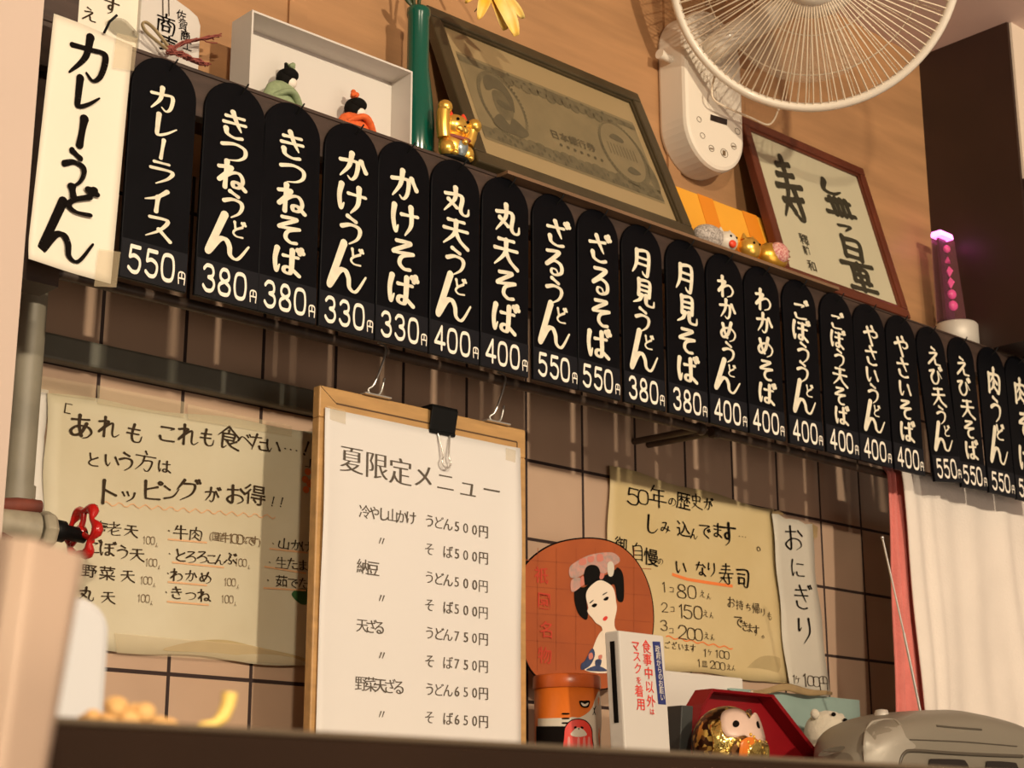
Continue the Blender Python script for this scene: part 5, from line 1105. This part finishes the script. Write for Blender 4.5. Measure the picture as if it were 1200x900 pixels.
for x, y in ((520, 370), (455, 405), (505, 415), (545, 408), (575, 410), (612, 418), (540, 385), (410, 410), (400, 435), (375, 470), (515, 440), (590, 450), (600, 480)):
    q = osurf(780 + x / 5.217, 790 + y / 5.217, .0012); b = MB(); b.ball(q, .0022, .0018, .0022, 8, 6); b.build('gold_stud', M['gold'], body)
# teal wrapped packet and tape
Yt2 = -.075; pl = VP(Yt2); p0, p1 = pl.hit(855, 808), pl.hit(1007, 819)
t = thing('teal_packet', 'pale teal crumpled paper packet with brown tape, behind the white plush bear', 'packet', ((p0[0] + p1[0]) / 2, Yt2, ZK))
zt = (p0[2] + p1[2]) / 2
def tp(u, v):
    x = p0[0] + (p1[0] - p0[0]) * u; z = ZK + (zt - ZK) * v
    bul = .018 * (math.sin(math.pi * u) * math.sin(math.pi * min(1, v * .9 + .05))) ** .6; return np.array((x, Yt2 - bul - .003 * math.sin(u * 17 + v * 9) * math.sin(v * 7) * math.sin(math.pi * u), z))
b = MB(); b.grid(tp, 26, 18); b.grid(lambda u, v: np.array((p0[0] + (p1[0] - p0[0]) * u, Yt2 + .004, ZK + (zt - ZK) * v)), 4, 4)
b.build('wrapping', M['teal'], t)
b = MB(); b.grid(lambda u, v: pl.hit(866 + 96 * u, 810 - 8 * math.sin(math.pi * u) + 9 * v * (.4 + .6 * math.sin(math.pi * u)) + 4 * u + 2 * math.sin(u * 11), .019), 14, 4)
b.build('brown_tape', M['stain'], t, solid=.0004)
# plush bear
Yr = -.150; c = at(972, 862, Yr); k = depth(c) / FPX
t = thing('plush_bear', 'small off white plush bear peeking out behind the silver radio', 'plush toy', (c[0], Yr, ZK))
b = MB(); b.ball((c[0] - .004, Yr, (ZK + c[2]) / 2), .034, .028, (c[2] - ZK) / 2 + .004); b.build('body', M['plush'], t)
ax = np.array((n3((.9, -.42, -.12)), n3((.42, .9, 0)), n3((.12, 0, .99))))
b = MB(); b.ball(c, 31 * k, 25 * k, 29 * k, ax=ax); b.ball(c + ax[0] * 20 * k - EY * 2 * k, 12 * k, 11 * k, 9 * k, ax=ax); hd = b.build('head', M['plush'], t)
b = MB(); q = at(955, 836, Yr); b.ball(q - EY * .001, 6 * k, 5 * k, 6 * k); b.build('ear', M['plush'], hd)
b = MB(); q = at(985, 838, Yr + .02); b.ball(q - EY * .002, 5 * k, 4 * k, 4 * k); b.build('ear', M['plush'], hd)
def head_pt(x, y, e=.001):
    d = ray(x, y); A = ax * np.array([[1 / (31 * k + e)], [1 / (25 * k + e)], [1 / (29 * k + e)]]); o_ = A @ (CAM - c); dd = A @ d; a = dd @ dd; B = 2 * o_ @ dd; D = B * B - 4 * a * (o_ @ o_ - 1); return CAM + d * ((-B - math.sqrt(max(D, 0))) / (2 * a))
for x, y, s in ((977, 837, 1.), (990.5, 844, 1.)): b = MB(); b.ball(head_pt(x, y), 3.4 * k, 2.2 * k, 2.4 * k, 10, 8); b.build('eye', M['ink'], hd)
# radio
Yr0, Yr1 = -.335, -.20
X0 = at(957, 880, -.20)[0]; X1 = 1.44
t = thing('radio_cassette', 'rounded silver grey radio cassette player on the counter under the towels', 'radio', ((X0 + X1) / 2, (Yr0 + Yr1) / 2, ZK))
ztop = at(1095, 833, -.21)[2]; Hh = ztop - ZK
PX = [(953, 884), (957, 873), (964, 864), (972, 857), (985, 850), (1002, 844.5), (1022, 839.5), (1045, 835.5), (1070, 833.5), (1095, 833), (1120, 835.5), (1147, 842), (1172, 850), (1196, 861)]
PY = lambda x: -.232 - .040 * min(1, (x - 953) / 90)
PZ = [(at(x, y, PY(x))[0], at(x, y, PY(x))[2] - ZK) for x, y in PX]; X0 = PZ[0][0]; X1 = 2 * at(1100, 833, -.272)[0] - X0; HM = max(z for _, z in PZ)
def sect(u):
    """height profile along the length, symmetric about the middle"""
    if u > .5: u = 1 - u
    x = X0 + (X1 - X0) * u; return float(np.interp(x, [p_[0] for p_ in PZ], [z for _, z in PZ])) / HM
def sdep(u): e = min(u, 1 - u); return max(.0, 1 - max(0, 1 - e / .26) ** 2.2) ** .5
def rad(u, v):
    x = X0 + (X1 - X0) * u; s = sect(u); q = sdep(u); a = 2 * math.pi * v; cy, cz_ = math.cos(a), math.sin(a)
    py = math.copysign(abs(cy) ** .62, cy); pz = math.copysign(abs(cz_) ** .62, cz_)
    hz = HM * s / 2; return np.array((x, (Yr0 + Yr1) / 2 + py * (Yr1 - Yr0) / 2 * (.35 + .65 * q), ZK + .0008 + hz + pz * hz))
b = MB(); b.grid(rad, 48, 40); b.add([rad(0, j / 40) for j in range(40)], [tuple(range(40))]); b.add([rad(1, j / 40) for j in range(40)], [tuple(range(40))]); b.build('case', M['radio'], t)
def rsurf(x, y, e):
    """hit the front of the case"""
    d = ray(x, y); Y = Yr0
    for it in range(25):
        p_ = CAM + d * (Y - CAM[1]) / d[1]; u = min(max((p_[0] - X0) / (X1 - X0), .001), .999); hz = HM * sect(u) / 2
        zz_ = min(max((p_[2] - ZK - hz) / hz, -.98), .98); cs_ = (1 - abs(zz_) ** (2 / .62)) ** .5
        Y2_ = (Yr0 + Yr1) / 2 - cs_ ** .62 * (Yr1 - Yr0) / 2 * (.35 + .65 * sdep(u)); Y = Y * .5 + Y2_ * .5
    return CAM + d * (Y - CAM[1]) / d[1] + EN * e
C9 = lambda P: [(940 + x / 4.615, 810 + y / 4.615) for x, y in P]
def rpoly(name, m, P, e, close=True, parent=t):
    S = smooth(C9(P), 5); mid = sum(S) / len(S); n_ = len(S); V = [rsurf(mid[0], mid[1], e)]
    for u in (.25, .5, .75, 1.): V += [rsurf(*(mid + (q - mid) * u), e) for q in S]
    F = [(0, 1 + i, 1 + (i + 1) % n_) for i in range(n_)]
    for r_ in range(3): F += [(1 + r_ * n_ + i, 1 + (r_ + 1) * n_ + i, 1 + (r_ + 1) * n_ + (i + 1) % n_, 1 + r_ * n_ + (i + 1) % n_) for i in range(n_)]
    b = MB(); b.add(V, F, True); return b.build(name, m, parent)
def rtube(name, m, P, r, e, parent=t):
    b = MB(); b.tube([rsurf(x, y, e) for x, y in smooth(C9(P), 6, False)], r, 8); return b.build(name, m, parent)
rpoly('speaker_panel', M['radio2'], [(340, 430), (338, 300), (350, 210), (390, 165), (480, 158), (530, 190), (560, 250), (610, 300), (545, 340), (520, 400), (515, 470), (345, 470)], .0012)
rtube('panel_seam', M['cardwhite'] if False else M['radio2'], [(345, 480), (330, 330), (338, 230), (365, 175), (410, 158), (490, 155), (525, 185)], .0016, .0012)
rtube('lower_bezel', M['radiodark'], [(525, 440), (528, 380), (550, 335), (600, 322), (800, 335), (1000, 345), (1190, 352)], .0022, .0005)
rtube('case_seam', M['radiodark'], [(580, 262), (700, 266), (900, 276), (1160, 298)], .0008, .0003)
rtube('slot', M['radiodark'], [(725, 188), (800, 195), (900, 203), (968, 208)], .0014, .0002)
rpoly('cassette_window', M['window'], [(682, 372), (700, 366), (850, 370), (880, 385), (895, 420), (890, 470), (690, 470), (680, 420)], .0022)
rpoly('cassette_window', M['window'], [(990, 390), (1005, 378), (1130, 385), (1155, 400), (1165, 470), (995, 470)], .0022)
rpoly('side_grip', M['radiodark'], [(75, 345), (110, 315), (200, 298), (215, 312), (150, 340), (90, 352)], .0035)
q = at(1033, 834, -.27); b = MB(); kz = depth(q) / FPX
b.lathe((q[0], -.27, q[2] - .016), [(.001, 0), (9 * kz, 0), (9 * kz, .012), (7 * kz, .018), (.001, .019)], 18); b.build('tuning_knob', M['silver'], t)
Ya = -.26; a0 = at(1080, 834, Ya); a1 = at(1034, 630, Ya)
b = MB(); b.tube([a0 - EY * .01, a0 + (a1 - a0) * .45], .0017, 8); b.tube([a0 + (a1 - a0) * .45, a1], .0012, 8); b.ball(a1, .0022, seg=10, ring=8); b.build('antenna', M['chrome'], t, label='thin chrome antenna')
# towels draped over the rail
def cloth(label, m, cols, zt_, zb_, Y, sag):
    """cols: (px at top, px at bottom) of the two edges; drapes over the rail with soft folds given by (u, depth, width)"""
    (ta, ba), (tb, bb) = cols
    fold = sag
    def f(u, v):
        x = (ta + (tb - ta) * u) * (1 - v) + (ba + (bb - ba) * u) * v; z = zt_ + (zb_ - zt_) * v
        y = Y
        for fu, fd, fw in fold:
            dd = (u - fu - .02 * math.sin(v * 3 + fu * 9)) / fw; y -= fd * (.45 + .55 * v) * math.exp(-dd * dd)
        y -= .0012 * math.sin(u * 41 + v * 3) + .001 * math.sin(v * 11 + u * 13)
        if v < .035: y += .008 * ((.035 - v) / .035) ** 2
        return np.array((x, y, z))
    b = MB(); b.grid(f, 120, 40); return b.build('towel', m, label=label, cat='towel', solid=.0022)
g = lambda x, y, Y: at(x, y, Y)[0]
YA = YR - .012
cloth('pink terry towel hanging at the left edge of the white towel', M['pinkcloth'], ((g(1041, 575, YA), g(1046, 830, YA)), (g(1066, 575, YA), g(1090, 830, YA))), zr + .0075, ZK + .02, YA, ((.18, .008, .08), (.42, .012, .10), (.72, .012, .12)))
YB = YR - .028
cloth('wide white terry towel hanging from the rail under the right plates', M['whitecloth'], ((g(1056, 575, YB), g(1082, 830, YB)), (1.70, 1.72)), zr + .0085, ZK + .02, YB, ((.02, .010, .03), (.10, .007, .02), (.17, .005, .05), (.33, .004, .05), (.52, .012, .035), (.60, .016, .06), (.80, .012, .04), (.9, .015, .05)))
# ================================================================== near dark ledge and what stands on it
YL = -1.19; e0 = at(590, 868.5, YL); ZL = e0[2]
t = thing('serving_ledge', 'out of focus dark wooden serving ledge across the bottom foreground', 'ledge', (0, YL, 0))
b = MB(); b.box(-.95, 1.2, YL + .004, YL + .30, ZL - .03, ZL - .0016); b.box(-.95, 1.2, YL, YL + .03, .0, ZL - .0305); b.build('front_panel', M['ledge'], t)
b = MB(); b.box(-.95, 1.2, YL, YL + .004, ZL - .0305, ZL - .0016); b.build('front_edge', M['ledge'], t, bevel=.001)
b = MB(); b.box(-.95, 1.2, YL, YL + .30, ZL - .0016, ZL); b.build('ledge_top', M['ledgetop'], t, bevel=.0015)
# fried scraps
Yd = YL + .045
c = at(150, 838, Yd); k = depth(c) / FPX; r_ = random.Random(2)
b = MB()
for i in range(26):
    x = r_.uniform(-1, 1); pxx = 152 + x * 46; ytop = 815 + 33 * max(0, (abs(x + .25) - .15)) ** 1.0
    q = at(pxx, r_.uniform(ytop + 8, 850), Yd); b.ball(q + EN * r_.uniform(-.004, .004), r_.uniform(9, 16) * k, 9 * k, r_.uniform(8, 12) * k, 12, 8)
b.lathe((c[0], Yd, ZL), [(.001, 0), (48 * k, 0), (30 * k, 12 * k), (.001, 18 * k)], 24, sy=.5)
b.build('fried_scraps', M['batter'], label='blurred golden heap of fried batter on the ledge at left', cat='food', kind='stuff')
c = at(263, 830, Yd); b = MB(); q = lambda x, y: at(x, y, Yd)
b.tube([q(225, 857), q(238, 851), q(252, 848), q(261, 840), q(267, 826), q(269, 812)], [5 * k, 6 * k, 6 * k, 8.5 * k, 9 * k, 10 * k], 12)
b.build('pickle_slice', M['noodle'], label='blurred pale yellow bent strip of food on the ledge, right of the batter heap', cat='food')
# white rounded board
Yh = YL + .16; pl = VP(Yh)
q0, q1 = pl.hit(60, 700), pl.hit(131, 740); z1 = pl.hit(95, 699)[2]; rd = .011; xr2 = q1[0]
prof = [(q0[0] - .03, ZL), (xr2, ZL)] + [(xr2 - rd + rd * math.cos(a), z1 - rd + rd * math.sin(a)) for a in (math.pi / 2 * i / 10 for i in range(11))] + [(q0[0] - .03, z1)]
b = MB(); b.prism([(x, Yh, z) for x, z in prof], (0, .018, 0)); b.build('cutting_board', M['whiteplastic'], label='white rounded plastic board standing behind the near cream card', cat='board', bevel=.003)
# customer counter and near folded card
b = MB(); b.box(-1.2, 1.2, -1.52, YL - .001, .93, .96); b.box(-1.2, 1.2, -1.30, YL - .001, 0, .929)
b.build('customer_counter', M['shelfwood'], label='wooden customer counter below the picture, in front of the ledge', cat='counter')
D = .30; Z0 = .96
def nr(x, y, d): return CAM + ray(x, y) * d
t1, t2, t3 = nr(-40, 622, .31), nr(26, 630, .275), nr(92, 650, .30)
t = thing('menu_card', 'blurred cream folded card standing close to the camera at the left edge', 'card', (t2[0], t2[1], Z0))
def down(p, px): q_ = p.copy(); q_[2] = Z0; q_ = q_ + RM @ np.array((px, 0, 0)); q_[2] = Z0; return q_
b = MB(); d1, d2, d3 = down(t1, 0), down(t2, -.014), down(t3, -.026)
for a, bb, c_, d_ in ((t1, t2, d2, d1), (t2, t3, d3, d2)): b.grid(lambda u, v: (a * (1 - u) + bb * u) * (1 - v) + (d_ * (1 - u) + c_ * u) * v, 6, 10)
b.build('folded_leaf', M['creamcard'], t, solid=.0012)
for o in list(bpy.data.objects):
    if '_w' in o: del o['_w']
